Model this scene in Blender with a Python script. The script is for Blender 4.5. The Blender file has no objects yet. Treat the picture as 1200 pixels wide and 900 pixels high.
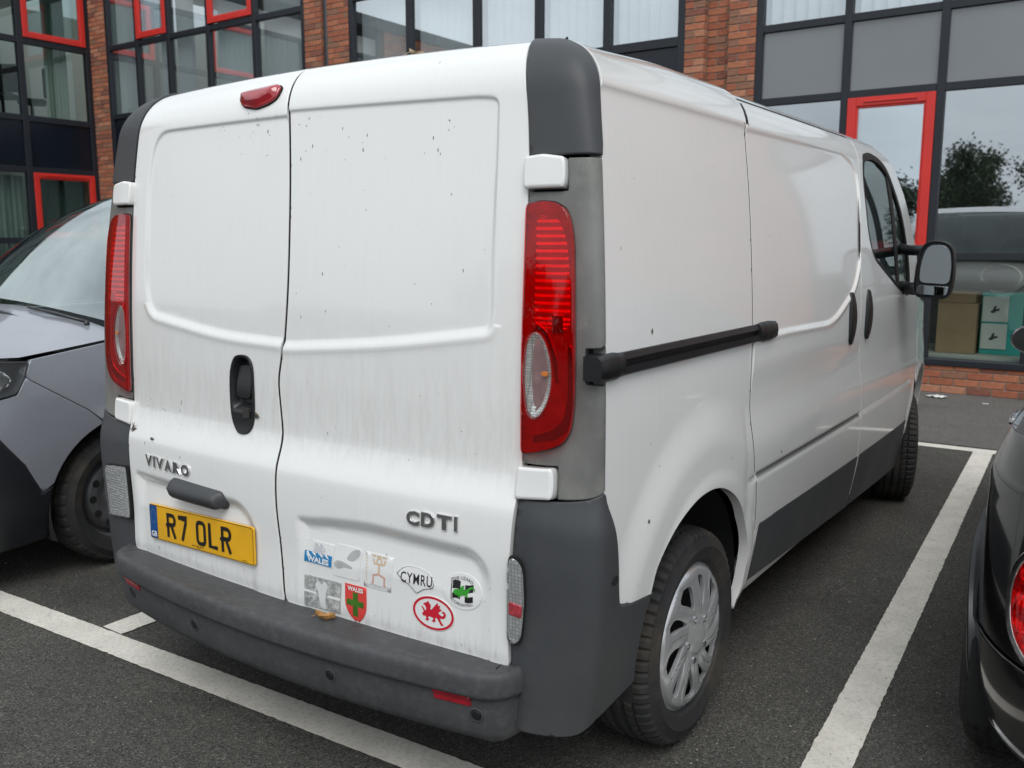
import bpy, math, random
import numpy as np
from mathutils import Vector, Matrix
from mathutils.geometry import delaunay_2d_cdt
random.seed(7); RNG = np.random.default_rng(7)
D = bpy.data; SC = bpy.context.scene; COL = SC.collection
PI = math.pi; rad = math.radians

# ------------------------------------------------------------------ camera, sky, sun, exposure
cam = D.objects.new('camera', D.cameras.new('camera')); COL.objects.link(cam); SC.camera = cam
CAM = Vector((1.9189, -1.5711, 1.4605)); YAW, PITCH = .6035, -.1546
_f = Vector((-math.sin(YAW)*math.cos(PITCH), math.cos(YAW)*math.cos(PITCH), math.sin(PITCH)))
cam.location = CAM
cam.rotation_euler = _f.to_track_quat('-Z', 'Y').to_euler()
cam.data.sensor_width = 36; cam.data.lens = 1061.3/1200*36
cam.data.clip_start = .05; cam.data.clip_end = 2000
cam.data.dof.use_dof = True; cam.data.dof.focus_distance = 2.7; cam.data.dof.aperture_fstop = 5.6

SUN_EL, SUN_AZ = rad(52), rad(143)       # azimuth clockwise from +Y
W = D.worlds.new("World"); SC.world = W; W.use_nodes = True
nt = W.node_tree; nt.nodes.clear()
def N(nt, t, **kw):
    n = nt.nodes.new(t)
    for k, v in kw.items(): setattr(n, k, v)
    return n
sky = N(nt, 'ShaderNodeTexSky', sky_type='NISHITA', sun_disc=False, sun_elevation=SUN_EL, sun_rotation=SUN_AZ,
        air_density=1.0, dust_density=3.0, ozone_density=1.0)
hs = N(nt, 'ShaderNodeHueSaturation'); hs.inputs['Saturation'].default_value = .22
tc = N(nt, 'ShaderNodeTexCoord'); mp = N(nt, 'ShaderNodeMapping'); mp.inputs['Scale'].default_value = (1, 1, 2.6)
no = N(nt, 'ShaderNodeTexNoise'); no.inputs['Scale'].default_value = 2.2; no.inputs['Detail'].default_value = 7; no.inputs['Roughness'].default_value = .55
cr = N(nt, 'ShaderNodeValToRGB')
cr.color_ramp.elements[0].position = .3; cr.color_ramp.elements[0].color = (5.0, 5.5, 6.1, 1)
cr.color_ramp.elements[1].position = .7; cr.color_ramp.elements[1].color = (9.1, 9.8, 10.3, 1)
mx = N(nt, 'ShaderNodeMix', data_type='RGBA'); mx.inputs[0].default_value = .82
bg = N(nt, 'ShaderNodeBackground'); bg.inputs['Strength'].default_value = .1
ow = N(nt, 'ShaderNodeOutputWorld')
L = nt.links.new
L(sky.outputs[0], hs.inputs['Color']); L(tc.outputs['Generated'], mp.inputs[0]); L(mp.outputs[0], no.inputs['Vector'])
L(no.outputs['Fac'], cr.inputs[0]); L(hs.outputs[0], mx.inputs[6]); L(cr.outputs[0], mx.inputs[7])
L(mx.outputs[2], bg.inputs['Color']); L(bg.outputs[0], ow.inputs[0])
sl = D.lights.new('sun', 'SUN'); sl.energy = 1.25; sl.angle = rad(35); sl.color = (1, .985, .955)
so = D.objects.new('sun', sl); COL.objects.link(so)
_sd = Vector((math.sin(SUN_AZ)*math.cos(SUN_EL), math.cos(SUN_AZ)*math.cos(SUN_EL), math.sin(SUN_EL)))
so.rotation_euler = (-_sd).to_track_quat('-Z', 'Y').to_euler(); so.location = (0, 0, 30)
SC.view_settings.view_transform = 'Standard'; SC.view_settings.look = 'None'
SC.view_settings.exposure = 0.42; SC.view_settings.gamma = 1; SC.view_settings.use_curve_mapping = False
SC.cycles.max_bounces = 8; SC.cycles.transparent_max_bounces = 12; SC.cycles.use_denoising = True

# ------------------------------------------------------------------ materials
MATS = {}
def srgb(r, g, b): return tuple(((c/255)/12.92 if c/255 <= .04045 else ((c/255+.055)/1.055)**2.4) for c in (r, g, b))
def mat(name, col, rough=.5, metal=0., coat=0., spec=.5, var=0., vscale=6., bump=0., bscale=200., stretch=(1, 1, 1), dirt=None, dscale=4., damt=.5, alpha=None, rvar=0.):
    m = D.materials.new(name); m.use_nodes = True; nt = m.node_tree; b = nt.nodes['Principled BSDF']; L = nt.links.new
    b.inputs['Base Color'].default_value = (*col, 1); b.inputs['Roughness'].default_value = rough
    b.inputs['Metallic'].default_value = metal; b.inputs['Coat Weight'].default_value = coat; b.inputs['Coat Roughness'].default_value = .04
    b.inputs['Specular IOR Level'].default_value = spec
    tc = N(nt, 'ShaderNodeTexCoord'); mp = N(nt, 'ShaderNodeMapping'); mp.inputs['Scale'].default_value = stretch
    L(tc.outputs['Object'], mp.inputs[0]); cur = None
    if var:
        n = N(nt, 'ShaderNodeTexNoise'); n.inputs['Scale'].default_value = vscale; n.inputs['Detail'].default_value = 6; L(mp.outputs[0], n.inputs['Vector'])
        r = N(nt, 'ShaderNodeMapRange'); r.inputs[1].default_value = .3; r.inputs[2].default_value = .7; r.inputs[3].default_value = 1-var; r.inputs[4].default_value = 1+var
        L(n.outputs['Fac'], r.inputs[0]); v = N(nt, 'ShaderNodeVectorMath', operation='SCALE'); v.inputs[0].default_value = col; L(r.outputs[0], v.inputs['Scale'])
        cur = v.outputs[0]
        if rvar:
            r2 = N(nt, 'ShaderNodeMapRange'); r2.inputs[1].default_value = .3; r2.inputs[2].default_value = .7; r2.inputs[3].default_value = rough-rvar; r2.inputs[4].default_value = rough+rvar
            L(n.outputs['Fac'], r2.inputs[0]); L(r2.outputs[0], b.inputs['Roughness'])
    if dirt:
        n = N(nt, 'ShaderNodeTexNoise'); n.inputs['Scale'].default_value = dscale; n.inputs['Detail'].default_value = 9; n.inputs['Roughness'].default_value = .68; L(mp.outputs[0], n.inputs['Vector'])
        r = N(nt, 'ShaderNodeMapRange'); r.inputs[1].default_value = .48; r.inputs[2].default_value = .75; r.inputs[3].default_value = 0; r.inputs[4].default_value = damt
        L(n.outputs['Fac'], r.inputs[0]); x = N(nt, 'ShaderNodeMix', data_type='RGBA'); L(r.outputs[0], x.inputs[0])
        if cur: L(cur, x.inputs[6])
        else: x.inputs[6].default_value = (*col, 1)
        x.inputs[7].default_value = (*dirt, 1); cur = x.outputs[2]
    if cur: L(cur, b.inputs['Base Color'])
    if bump:
        n = N(nt, 'ShaderNodeTexNoise'); n.inputs['Scale'].default_value = bscale; n.inputs['Detail'].default_value = 3; L(tc.outputs['Object'], n.inputs['Vector'])
        bu = N(nt, 'ShaderNodeBump'); bu.inputs['Strength'].default_value = bump; bu.inputs['Distance'].default_value = .002
        L(n.outputs['Fac'], bu.inputs['Height']); L(bu.outputs[0], b.inputs['Normal'])
    MATS[name] = m; return m
def glassmat(name, tint, refl=.1, rough=0.0, gl=(1, 1, 1), power=1.):
    """thin pane: tinted see-through plus a mirror share that grows at grazing angles"""
    m = D.materials.new(name); m.use_nodes = True; nt = m.node_tree; nt.nodes.clear(); L = nt.links.new
    o = N(nt, 'ShaderNodeOutputMaterial'); x = N(nt, 'ShaderNodeMixShader'); t = N(nt, 'ShaderNodeBsdfTransparent'); g = N(nt, 'ShaderNodeBsdfGlossy')
    t.inputs[0].default_value = (*tint, 1); g.inputs[0].default_value = (*gl, 1); g.inputs['Roughness'].default_value = rough
    f = N(nt, 'ShaderNodeLayerWeight'); f.inputs['Blend'].default_value = .35
    r = N(nt, 'ShaderNodeMapRange'); r.inputs[1].default_value = 0; r.inputs[2].default_value = 1; r.inputs[3].default_value = refl; r.inputs[4].default_value = min(1, refl+.75)
    p = N(nt, 'ShaderNodeMath', operation='POWER'); p.inputs[1].default_value = 2.2
    L(f.outputs['Facing'], p.inputs[0]); L(p.outputs[0], r.inputs[0]); L(r.outputs[0], x.inputs[0]); L(t.outputs[0], x.inputs[1]); L(g.outputs[0], x.inputs[2]); L(x.outputs[0], o.inputs[0])
    MATS[name] = m; return m

# ------------------------------------------------------------------ object helpers
def link(o, parent=None):
    COL.objects.link(o)
    if parent is not None: o.parent = parent
    return o
def tag(o, label=None, cat=None, group=None, kind=None):
    if label: o['label'] = label
    if cat: o['category'] = cat
    if group: o['group'] = group
    if kind: o['kind'] = kind
    return o
def thing(name, label, cat, loc=(0, 0, 0), rz=0, group=None):
    o = D.objects.new(name, None); o.location = loc; o.rotation_euler = (0, 0, rz); o.empty_display_size = .1
    return tag(link(o), label, cat, group)
def mk(name, v, f, m, parent=None, smooth=False, normals=None, fmi=None):
    me = D.meshes.new(name); me.from_pydata([tuple(map(float, p)) for p in v], [], [tuple(map(int, q)) for q in f])
    for mm in (m if isinstance(m, (list, tuple)) else [m]): me.materials.append(mm)
    if fmi is not None: me.polygons.foreach_set('material_index', list(fmi))
    if smooth: me.polygons.foreach_set('use_smooth', [True]*len(me.polygons))
    me.validate(); me.update()
    if normals is not None and len(normals) == len(me.vertices): me.normals_split_custom_set_from_vertices([tuple(map(float, n)) for n in normals])
    return link(D.objects.new(name, me), parent)
class MB:
    """collects boxes, tubes and rings into one mesh"""
    def __init__(s): s.v = []; s.f = []
    def add(s, v, f):
        k = len(s.v); s.v += [tuple(p) for p in v]; s.f += [tuple(i+k for i in q) for q in f]; return s
    def box(s, x0, x1, y0, y1, z0, z1, b=0.):
        if b:
            return s.bbox(x0, x1, y0, y1, z0, z1, b)
        v = [(x, y, z) for z in (z0, z1) for y in (y0, y1) for x in (x0, x1)]
        return s.add(v, [(0, 2, 3, 1), (4, 5, 7, 6), (0, 1, 5, 4), (2, 6, 7, 3), (0, 4, 6, 2), (1, 3, 7, 5)])
    def bbox(s, x0, x1, y0, y1, z0, z1, b):
        c = [[x0, x1], [y0, y1], [z0, z1]]; v = []; idx = {}
        for i in (0, 1):
            for j in (0, 1):
                for k in (0, 1):
                    s_ = (1-2*i, 1-2*j, 1-2*k)
                    for a in range(3):
                        p = [c[0][i], c[1][j], c[2][k]]
                        for q in range(3):
                            if q != a: p[q] += s_[q]*b
                        idx[(i, j, k, a)] = len(v); v.append(tuple(p))
        f = []
        for a in range(3):
            for e in (0, 1):
                o = [q for q in range(3) if q != a]; cyc = [(0, 0), (1, 0), (1, 1), (0, 1)]
                q_ = []
                for u, w in cyc:
                    t = [0, 0, 0]; t[a] = e; t[o[0]] = u; t[o[1]] = w; q_.append(idx[(*t, a)])
                flip = (e == 0) ^ (a == 1)
                f.append(tuple(reversed(q_)) if flip else tuple(q_))
        for a in range(3):
            o = [q for q in range(3) if q != a]
            for u in (0, 1):
                for w in (0, 1):
                    t0 = [0, 0, 0]; t0[o[0]] = u; t0[o[1]] = w; t1 = list(t0); t1[a] = 1
                    f.append((idx[(*t0, o[0])], idx[(*t1, o[0])], idx[(*t1, o[1])], idx[(*t0, o[1])]))
        for i in (0, 1):
            for j in (0, 1):
                for k in (0, 1): f.append(tuple(idx[(i, j, k, a)] for a in range(3)))
        return s.add(v, f)
    def tube(s, pts, r, n=8, caps=True):
        P = [Vector(p) for p in pts]; R = r if isinstance(r, (list, tuple)) else [r]*len(P); k = len(s.v)
        d0 = (P[1]-P[0]).normalized(); up = Vector((0, 0, 1)) if abs(d0.z) < .9 else Vector((1, 0, 0)); a = d0.cross(up).normalized()
        for i, p in enumerate(P):
            d = ((P[min(i+1, len(P)-1)]-P[max(i-1, 0)])).normalized(); a = (a-d*a.dot(d)).normalized(); b = d.cross(a)
            for j in range(n): s.v.append(tuple(p+R[i]*(a*math.cos(2*PI*j/n)+b*math.sin(2*PI*j/n))))
        for i in range(len(P)-1):
            for j in range(n): s.f.append((k+i*n+j, k+i*n+(j+1) % n, k+(i+1)*n+(j+1) % n, k+(i+1)*n+j))
        if caps: s.f.append(tuple(k+j for j in reversed(range(n)))); s.f.append(tuple(k+(len(P)-1)*n+j for j in range(n)))
        return s
    def build(s, name, m, parent=None, smooth=False): return mk(name, s.v, s.f, m, parent, smooth)
def recalc(o):
    import bmesh
    b = bmesh.new(); b.from_mesh(o.data); bmesh.ops.recalc_face_normals(b, faces=b.faces); b.to_mesh(o.data); b.free(); return o
def grid(name, P, m, parent=None, smooth=True, closed_u=False):
    P = np.asarray(P, float); a, b = P.shape[:2]; f = []
    for i in range(a-1 if not closed_u else a):
        for j in range(b-1): f.append((i*b+j, ((i+1) % a)*b+j, ((i+1) % a)*b+j+1, i*b+j+1))
    return mk(name, P.reshape(-1, 3), f, m, parent, smooth)

# ------------------------------------------------------------------ 2-D outlines mapped on curved surfaces
def rpoly(pts, r=.01, n=5):
    """closed polygon with rounded corners; a point may carry its own radius"""
    out = []; m = len(pts)
    for i in range(m):
        p = np.array(pts[i][:2], float); rr = pts[i][2] if len(pts[i]) > 2 else r
        a = np.array(pts[i-1][:2], float)-p; b = np.array(pts[(i+1) % m][:2], float)-p
        la, lb = np.hypot(*a), np.hypot(*b)
        if la < 1e-9 or lb < 1e-9: continue
        d = min(rr, la*.48, lb*.48)
        if d < 1e-4: out.append(p); continue
        A = p+a/la*d; B = p+b/lb*d
        for t in np.linspace(0, 1, n): out.append((1-t)**2*A+2*t*(1-t)*p+t*t*B)
    return np.array(out)
def spl(pts, n=8, closed=True):
    P = np.array(pts, float); m = len(P); out = []
    for i in range(m if closed else m-1):
        p0, p1, p2, p3 = (P[(i-1) % m], P[i], P[(i+1) % m], P[(i+2) % m]) if closed else (P[max(i-1, 0)], P[i], P[i+1], P[min(i+2, m-1)])
        for t in np.linspace(0, 1, n, endpoint=False):
            out.append(.5*((2*p1)+(-p0+p2)*t+(2*p0-5*p1+4*p2-p3)*t*t+(-p0+3*p1-3*p2+p3)*t**3))
    if not closed: out.append(P[-1])
    return np.array(out)
def ell(cx, cy, a, b, n=40, rot=0., a0=0, a1=2*PI):
    t = np.linspace(a0, a1, n, endpoint=abs(a1-a0-2*PI) > 1e-6); x, y = a*np.cos(t), b*np.sin(t); c, s = math.cos(rot), math.sin(rot)
    return np.stack([cx+x*c-y*s, cy+x*s+y*c], 1)
def dens(poly, step):
    out = []
    for i in range(len(poly)):
        a, b = poly[i], poly[(i+1) % len(poly)]; k = max(1, int(math.ceil(np.hypot(*(b-a))/step)))
        for j in range(k): out.append(a+(b-a)*j/k)
    o2 = [out[0]]
    for q in out[1:]:
        if np.hypot(*(q-o2[-1])) > step*.12: o2.append(q)
    if np.hypot(*(o2[0]-o2[-1])) < step*.12: o2.pop()
    return np.array(o2)
def segdist(poly, P, closed=True):
    A = np.asarray(poly, float); B = np.roll(A, -1, 0) if closed else A[1:]; A = A if closed else A[:-1]; d = B-A; L2 = np.maximum((d*d).sum(1), 1e-14)
    out = np.empty(len(P))
    for k in range(0, len(P), 4000):
        Q = P[k:k+4000, None, :]-A[None]; t = np.clip((Q*d).sum(2)/L2, 0, 1)[..., None]; out[k:k+4000] = np.sqrt((((Q-t*d)**2).sum(2)).min(1))
    return out
def inside(poly, P):
    A = np.asarray(poly, float); B = np.roll(A, -1, 0); r = np.zeros(len(P), bool)
    for a, b in zip(A, B):
        if a[1] == b[1]: continue
        c = ((a[1] > P[:, 1]) != (b[1] > P[:, 1])); r ^= c & (P[:, 0] < (b[0]-a[0])*(P[:, 1]-a[1])/(b[1]-a[1])+a[0])
    return r
def sd(poly, P): return np.where(inside(poly, P), -1, 1)*segdist(poly, P)
def sstep(x): x = np.clip(x, 0, 1); return x*x*(3-2*x)
def area(p): return .5*np.sum(p[:, 0]*np.roll(p[:, 1], -1)-np.roll(p[:, 0], -1)*p[:, 1])
def panel(name, outline, fn, m, parent=None, res=.012, thick=.02, edge=.003, holes=(), disp=None, hint=None, off=0., asp=1., smooth=True, refine=()):
    """fills a 2-D outline (with holes) by triangles, maps it on the surface fn(u,v), moves it along the normal by off+disp,
    rolls the rim over and closes it with a wall of the given thickness. asp: metres per unit of u."""
    S = np.array([asp, 1.])
    loops = [np.asarray(outline, float)*S]+[np.asarray(h, float)*S for h in holes]
    loops = [q if (area(q) > 0) == (i == 0) else q[::-1] for i, q in enumerate(loops)]
    loops = [dens(q, res) for q in loops]
    def ins(P):
        r = inside(loops[0], P)
        for h in loops[1:]: r &= ~inside(h, P)
        return r
    def bdist(P): return np.min([segdist(q, P) for q in loops], 0)
    pts = [q for q in loops]; nb = sum(len(q) for q in loops)
    outn = []
    for q in loops:
        t = np.roll(q, -1, 0)-np.roll(q, 1, 0); t /= np.maximum(np.hypot(t[:, 0], t[:, 1])[:, None], 1e-9); outn.append(np.stack([t[:, 1], -t[:, 0]], 1))
    outn = np.concatenate(outn)
    if edge > 0:
        for e in (edge,):
            r = np.concatenate(loops)-outn*e; r = r[ins(r)]; r = r[bdist(r) > e*.8]; pts.append(r)
    lo, hi = loops[0].min(0), loops[0].max(0)
    gx, gy = np.meshgrid(np.arange(lo[0], hi[0], res), np.arange(lo[1], hi[1], res)); gy = gy+0*gx; gx = gx+(np.arange(gx.shape[0]) % 2)[:, None]*res*.5
    g = np.stack([gx.ravel(), gy.ravel()], 1)
    if len(g): g = g[ins(g)]
    if len(g): g = g[bdist(g) > max(edge*1.6, res*.45)]
    if refine and len(g):
        ex = [dens(np.asarray(q_, float)*S, res*.6) for q_ in refine]; ex = np.concatenate(ex); ex = ex[ins(ex)]; ex = ex[bdist(ex) > max(edge*1.6, .003)]
        key = np.unique(np.round(ex/.0028).astype(int), axis=0, return_index=True)[1]; ex = ex[key]
        g = g[np.array([((ex-p)**2).sum(1).min() for p in g]) > (res*.42)**2]; pts.append(ex)
    if len(g): pts.append(g)
    P = np.concatenate(pts); E = []; k = 0
    for q in loops:
        n = len(q); E += [(k+i, k+(i+1) % n) for i in range(n)]; k += n
    vv, _, ff, ov, _, _ = delaunay_2d_cdt([Vector(p) for p in P], E, [], 0, 1e-7)
    V2 = np.array([tuple(v) for v in vv]); F = np.array([tuple(f) for f in ff if len(f) == 3])
    c = V2[F].mean(1); F = F[ins(c)]
    def full(q, o=True):
        u = q/S; B = fn(u[:, 0], u[:, 1]); return B
    h = 2e-3
    def nrm(pos):
        a = pos(V2+[h, 0])-pos(V2-[h, 0]); b = pos(V2+[0, h])-pos(V2-[0, h]); n = np.cross(a, b); return n/np.maximum(np.linalg.norm(n, axis=1)[:, None], 1e-12)
    n0 = nrm(full); sg = 1.
    if hint is not None and (n0@np.array(hint, float)).mean() < 0: sg = -1.
    def bn(q):
        a = full(q+[h, 0])-full(q-[h, 0]); b = full(q+[0, h])-full(q-[0, h]); n = np.cross(a, b)*sg; return n/np.maximum(np.linalg.norm(n, axis=1)[:, None], 1e-12)
    def pos(q):
        d = off+(disp(q[:, 0]/asp, q[:, 1]) if disp else 0.); d = np.broadcast_to(d, (len(q),)); return full(q)+bn(q)*d[:, None]
    n1 = nrm(pos)*sg; X = pos(V2)
    # boundary verts
    bd = bdist(V2); isb = bd < 1e-6
    bn0 = np.zeros((len(V2), 2))
    idx = np.where(isb)[0]; allb = np.concatenate(loops)
    for i in idx: bn0[i] = outn[np.argmin(((allb-V2[i])**2).sum(1))]
    o3 = full(V2+bn0*h)-full(V2); o3 /= np.maximum(np.linalg.norm(o3, axis=1)[:, None], 1e-12)
    Nn = n1.copy()
    if edge > 0:
        X[isb] -= n1[isb]*edge*.7; Nn[isb] = n1[isb]*.6+o3[isb]*.8
    if sg < 0: F = F[:, ::-1]
    V = list(X); Nn = list(Nn); FF = [tuple(f) for f in F]
    if thick > 0:
        pos_of = {}
        cnt = {}
        for f in F:
            for a, b in ((f[0], f[1]), (f[1], f[2]), (f[2], f[0])): cnt[(a, b)] = 1
        for (a, b) in list(cnt):
            if (b, a) in cnt: continue
            q = []
            for i in (a, b):
                if i not in pos_of:
                    pos_of[i] = len(V); V.append(X[i]); Nn.append(o3[i]); V.append(X[i]-n1[i]*thick); Nn.append(o3[i])
                q.append(pos_of[i])
            FF.append((q[0], q[0]+1, q[1]+1, q[1]))
    return mk(name, V, FF, m, parent, smooth, Nn if smooth else None)
def rings(poly, ds):
    """copies of a dense closed outline moved outwards by each distance"""
    q = dens(np.asarray(poly, float), .012); t = np.roll(q, -1, 0)-np.roll(q, 1, 0); t /= np.maximum(np.hypot(t[:, 0], t[:, 1])[:, None], 1e-9); n = np.stack([t[:, 1], -t[:, 0]], 1)*(1 if area(q) > 0 else -1)
    return [q+n*d for d in ds]
def planexy(z=0.): return lambda u, v: np.stack([u, v, 0*u+z], -1)
def planexz(y=0.): return lambda u, v: np.stack([u, 0*u+y, v], -1)
def textmesh(s, size=1., extrude=0., bevel=0., offset=0., sx=1., spacing=1.):
    c = D.curves.new('lettering', 'FONT'); c.body = s; c.size = size; c.extrude = extrude; c.bevel_depth = bevel; c.offset = offset; c.align_x = 'CENTER'; c.align_y = 'CENTER'; c.space_character = spacing; c.resolution_u = 3
    o = D.objects.new('lettering', c); COL.objects.link(o); bpy.context.view_layer.update()
    e = o.evaluated_get(bpy.context.evaluated_depsgraph_get()); me = e.to_mesh()
    v = np.array([tuple(p.co) for p in me.vertices]).reshape(-1, 3); f = [tuple(p.vertices) for p in me.polygons]
    e.to_mesh_clear(); D.objects.remove(o); D.curves.remove(c)
    if len(v): v[:, 0] = (v[:, 0]-(v[:, 0].min()+v[:, 0].max())/2)*sx; v[:, 1] -= (v[:, 1].min()+v[:, 1].max())/2
    return v, f
def surf_text(name, s, fn, u, v, size, m, parent, off=.003, extrude=0., bevel=0., offset=0., sx=1., spacing=1., rot=0., hint=(0, -1, 0), width=None, height=None, arc=None):
    t, f = textmesh(s, size, extrude, bevel, offset, sx, spacing)
    if width: t[:, 0] *= width/max(1e-9, np.ptp(t[:, 0]))
    if height: t[:, 1] *= height/max(1e-9, np.ptp(t[:, 1]))
    if arc:      # bend along an arc of radius arc (positive: arch)
        th = t[:, 0]/arc; r = arc+t[:, 1]; t[:, 0], t[:, 1] = r*np.sin(th), r*np.cos(th)-arc
    c, q = math.cos(rot), math.sin(rot); U = u+t[:, 0]*c-t[:, 1]*q; Vv = v+t[:, 0]*q+t[:, 1]*c
    P = fn(U, Vv); h = 1e-3; n = np.cross(fn(U+h, Vv)-fn(U-h, Vv), fn(U, Vv+h)-fn(U, Vv-h)); n /= np.linalg.norm(n, axis=1)[:, None]
    if (n@np.array(hint, float)).mean() < 0: n = -n
    return mk(name, P+n*(off+t[:, 2]+extrude)[:, None], f, m, parent)
def revolve(name, prof, m, parent=None, n=48, axis='x', smooth=True, fn=None):
    """prof: (r, a) pairs; axis along local x"""
    P = np.array([[(a, r*math.cos(2*PI*i/n), r*math.sin(2*PI*i/n)) for (r, a) in prof] for i in range(n)])
    return grid(name, P, m, parent, smooth, closed_u=True)
def copy_tree(o, parent=None):
    c = o.copy(); COL.objects.link(c)
    if parent is not None: c.parent = parent
    for ch in o.children: copy_tree(ch, c)
    return c
# ------------------------------------------------------------------ ground
def asphalt(name, col, spk=.5, bump=.6, wear=.18):
    m = D.materials.new(name); m.use_nodes = True; nt = m.node_tree; b = nt.nodes['Principled BSDF']; L = nt.links.new
    tc = N(nt, 'ShaderNodeTexCoord')
    v = N(nt, 'ShaderNodeTexVoronoi'); v.inputs['Scale'].default_value = 215; L(tc.outputs['Object'], v.inputs['Vector'])
    sp = N(nt, 'ShaderNodeSeparateColor'); L(v.outputs['Color'], sp.inputs[0])
    r1 = N(nt, 'ShaderNodeMapRange'); r1.inputs[1].default_value = 0; r1.inputs[2].default_value = 1; r1.inputs[3].default_value = .40; r1.inputs[4].default_value = 1.45; L(sp.outputs[0], r1.inputs[0])
    pw = N(nt, 'ShaderNodeMath', operation='POWER'); pw.inputs[1].default_value = 14; L(sp.outputs[1], pw.inputs[0])
    ad = N(nt, 'ShaderNodeMath', operation='MULTIPLY_ADD'); ad.inputs[1].default_value = spk*2.2; L(pw.outputs[0], ad.inputs[0]); L(r1.outputs[0], ad.inputs[2])
    n = N(nt, 'ShaderNodeTexNoise'); n.inputs['Scale'].default_value = 1.7; n.inputs['Detail'].default_value = 8; n.inputs['Roughness'].default_value = .65; L(tc.outputs['Object'], n.inputs['Vector'])
    r2 = N(nt, 'ShaderNodeMapRange'); r2.inputs[1].default_value = .3; r2.inputs[2].default_value = .7; r2.inputs[3].default_value = 1-wear; r2.inputs[4].default_value = 1+wear; L(n.outputs['Fac'], r2.inputs[0])
    n5 = N(nt, 'ShaderNodeTexNoise'); n5.inputs['Scale'].default_value = .55; n5.inputs['Detail'].default_value = 10; n5.inputs['Roughness'].default_value = .72; L(tc.outputs['Object'], n5.inputs['Vector'])
    r5 = N(nt, 'ShaderNodeMapRange'); r5.inputs[1].default_value = .50; r5.inputs[2].default_value = .66; r5.inputs[3].default_value = 1; r5.inputs[4].default_value = .66; L(n5.outputs['Fac'], r5.inputs[0])
    m5 = N(nt, 'ShaderNodeMath', operation='MULTIPLY'); L(r2.outputs[0], m5.inputs[0]); L(r5.outputs[0], m5.inputs[1]); r2 = m5
    mu = N(nt, 'ShaderNodeMath', operation='MULTIPLY'); L(ad.outputs[0], mu.inputs[0]); L(r2.outputs[0], mu.inputs[1])
    sc = N(nt, 'ShaderNodeVectorMath', operation='SCALE'); sc.inputs[0].default_value = col; L(mu.outputs[0], sc.inputs['Scale']); L(sc.outputs[0], b.inputs['Base Color'])
    bu = N(nt, 'ShaderNodeBump'); bu.inputs['Strength'].default_value = bump; bu.inputs['Distance'].default_value = .004
    L(v.outputs['Distance'], bu.inputs['Height']); L(bu.outputs[0], b.inputs['Normal']); b.inputs['Roughness'].default_value = .82; b.inputs['Specular IOR Level'].default_value = .35
    return m
tarmac = asphalt('tarmac', (.072, .069, .061), .8, .8)
paving = asphalt('pavement_tarmac', (.125, .118, .110), .3, .4, .12)
tag(mk('ground', [(-400, -400, 0), (400, -400, 0), (400, 400, 0), (-400, 400, 0)], [(0, 1, 2, 3)], tarmac), kind='structure')
tag(mk('pavement', [(-13.9, 5.58, .004), (40, 5.58, .004), (40, 8.2, .004), (-13.9, 8.2, .004)], [(0, 1, 2, 3)], paving), kind='structure')
# white lines: worn paint, uneven edges, bare specks where the stones show through
lp = mat('line_paint', (.66, .63, .565), .75, var=.10, vscale=7, bump=.6, bscale=260, dirt=(.20, .185, .165), dscale=85, damt=.55)
def line(pts, w, z=.008):
    """a painted strip between two points with a rough edge, as a strip mesh"""
    a, b = np.array(pts[0], float), np.array(pts[1], float); d = b-a; l = np.hypot(*d); d /= l; n = np.array([-d[1], d[0]])
    k = max(3, int(l/.016)); V = []; F = []; rg = np.random.default_rng(int(l*1000) % 997)
    j1, j2 = rg.normal(0, .0010, k+1), rg.normal(0, .0010, k+1)
    for i in range(k+1):
        c = a+d*l*i/k
        for s, j in ((-1, j1[i]), (1, j2[i])): q = c+n*s*(w/2+j); V.append((q[0], q[1], z))
    F = [(2*i, 2*i+2, 2*i+3, 2*i+1) for i in range(k)]
    return V, F
def lines(name, segs):
    mb = MB()
    for i, (a, b, w) in enumerate(segs): mb.add(*line((a, b), w, .0035+.001*(i % 3)))
    return tag(mb.build(name, lp), kind='structure')
lines('bay_marking', [((-9, -.15), (3.9, .40), .122), ((-1.185, .25), (-1.185, .47), .122),
                      ((1.338, .30), (1.118, 5.43), .124), ((-6.5, 5.40), (8, 5.56), .12),
                      ((3.9, .42), (3.68, 5.49), .12), ((-3.7, .10), (-3.8, 5.43), .12), ((-6.3, .0), (-6.4, 5.40), .12)])
# loose grit
gv = MB()
for i in range(700):
    x, y = (random.uniform(-3, 2.2), random.uniform(-.8, 6)) if i % 3 else (random.uniform(.95, 1.7), random.uniform(.6, 3.5))
    r = random.choice((.0015, .002, .002, .003, .004)); a = random.random()*6
    p = [(x+r*math.cos(a+k*1.57)*random.uniform(.7, 1.2), y+r*math.sin(a+k*1.57)*random.uniform(.7, 1.2), .006) for k in range(4)]
    gv.add(p+[(x, y, .006+r*1.1)], [(0, 1, 4), (1, 2, 4), (2, 3, 4), (3, 0, 4)])
tag(gv.build('loose_grit', mat('grit', (.28, .26, .23), .9, var=.4, vscale=3)), kind='stuff')

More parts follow.
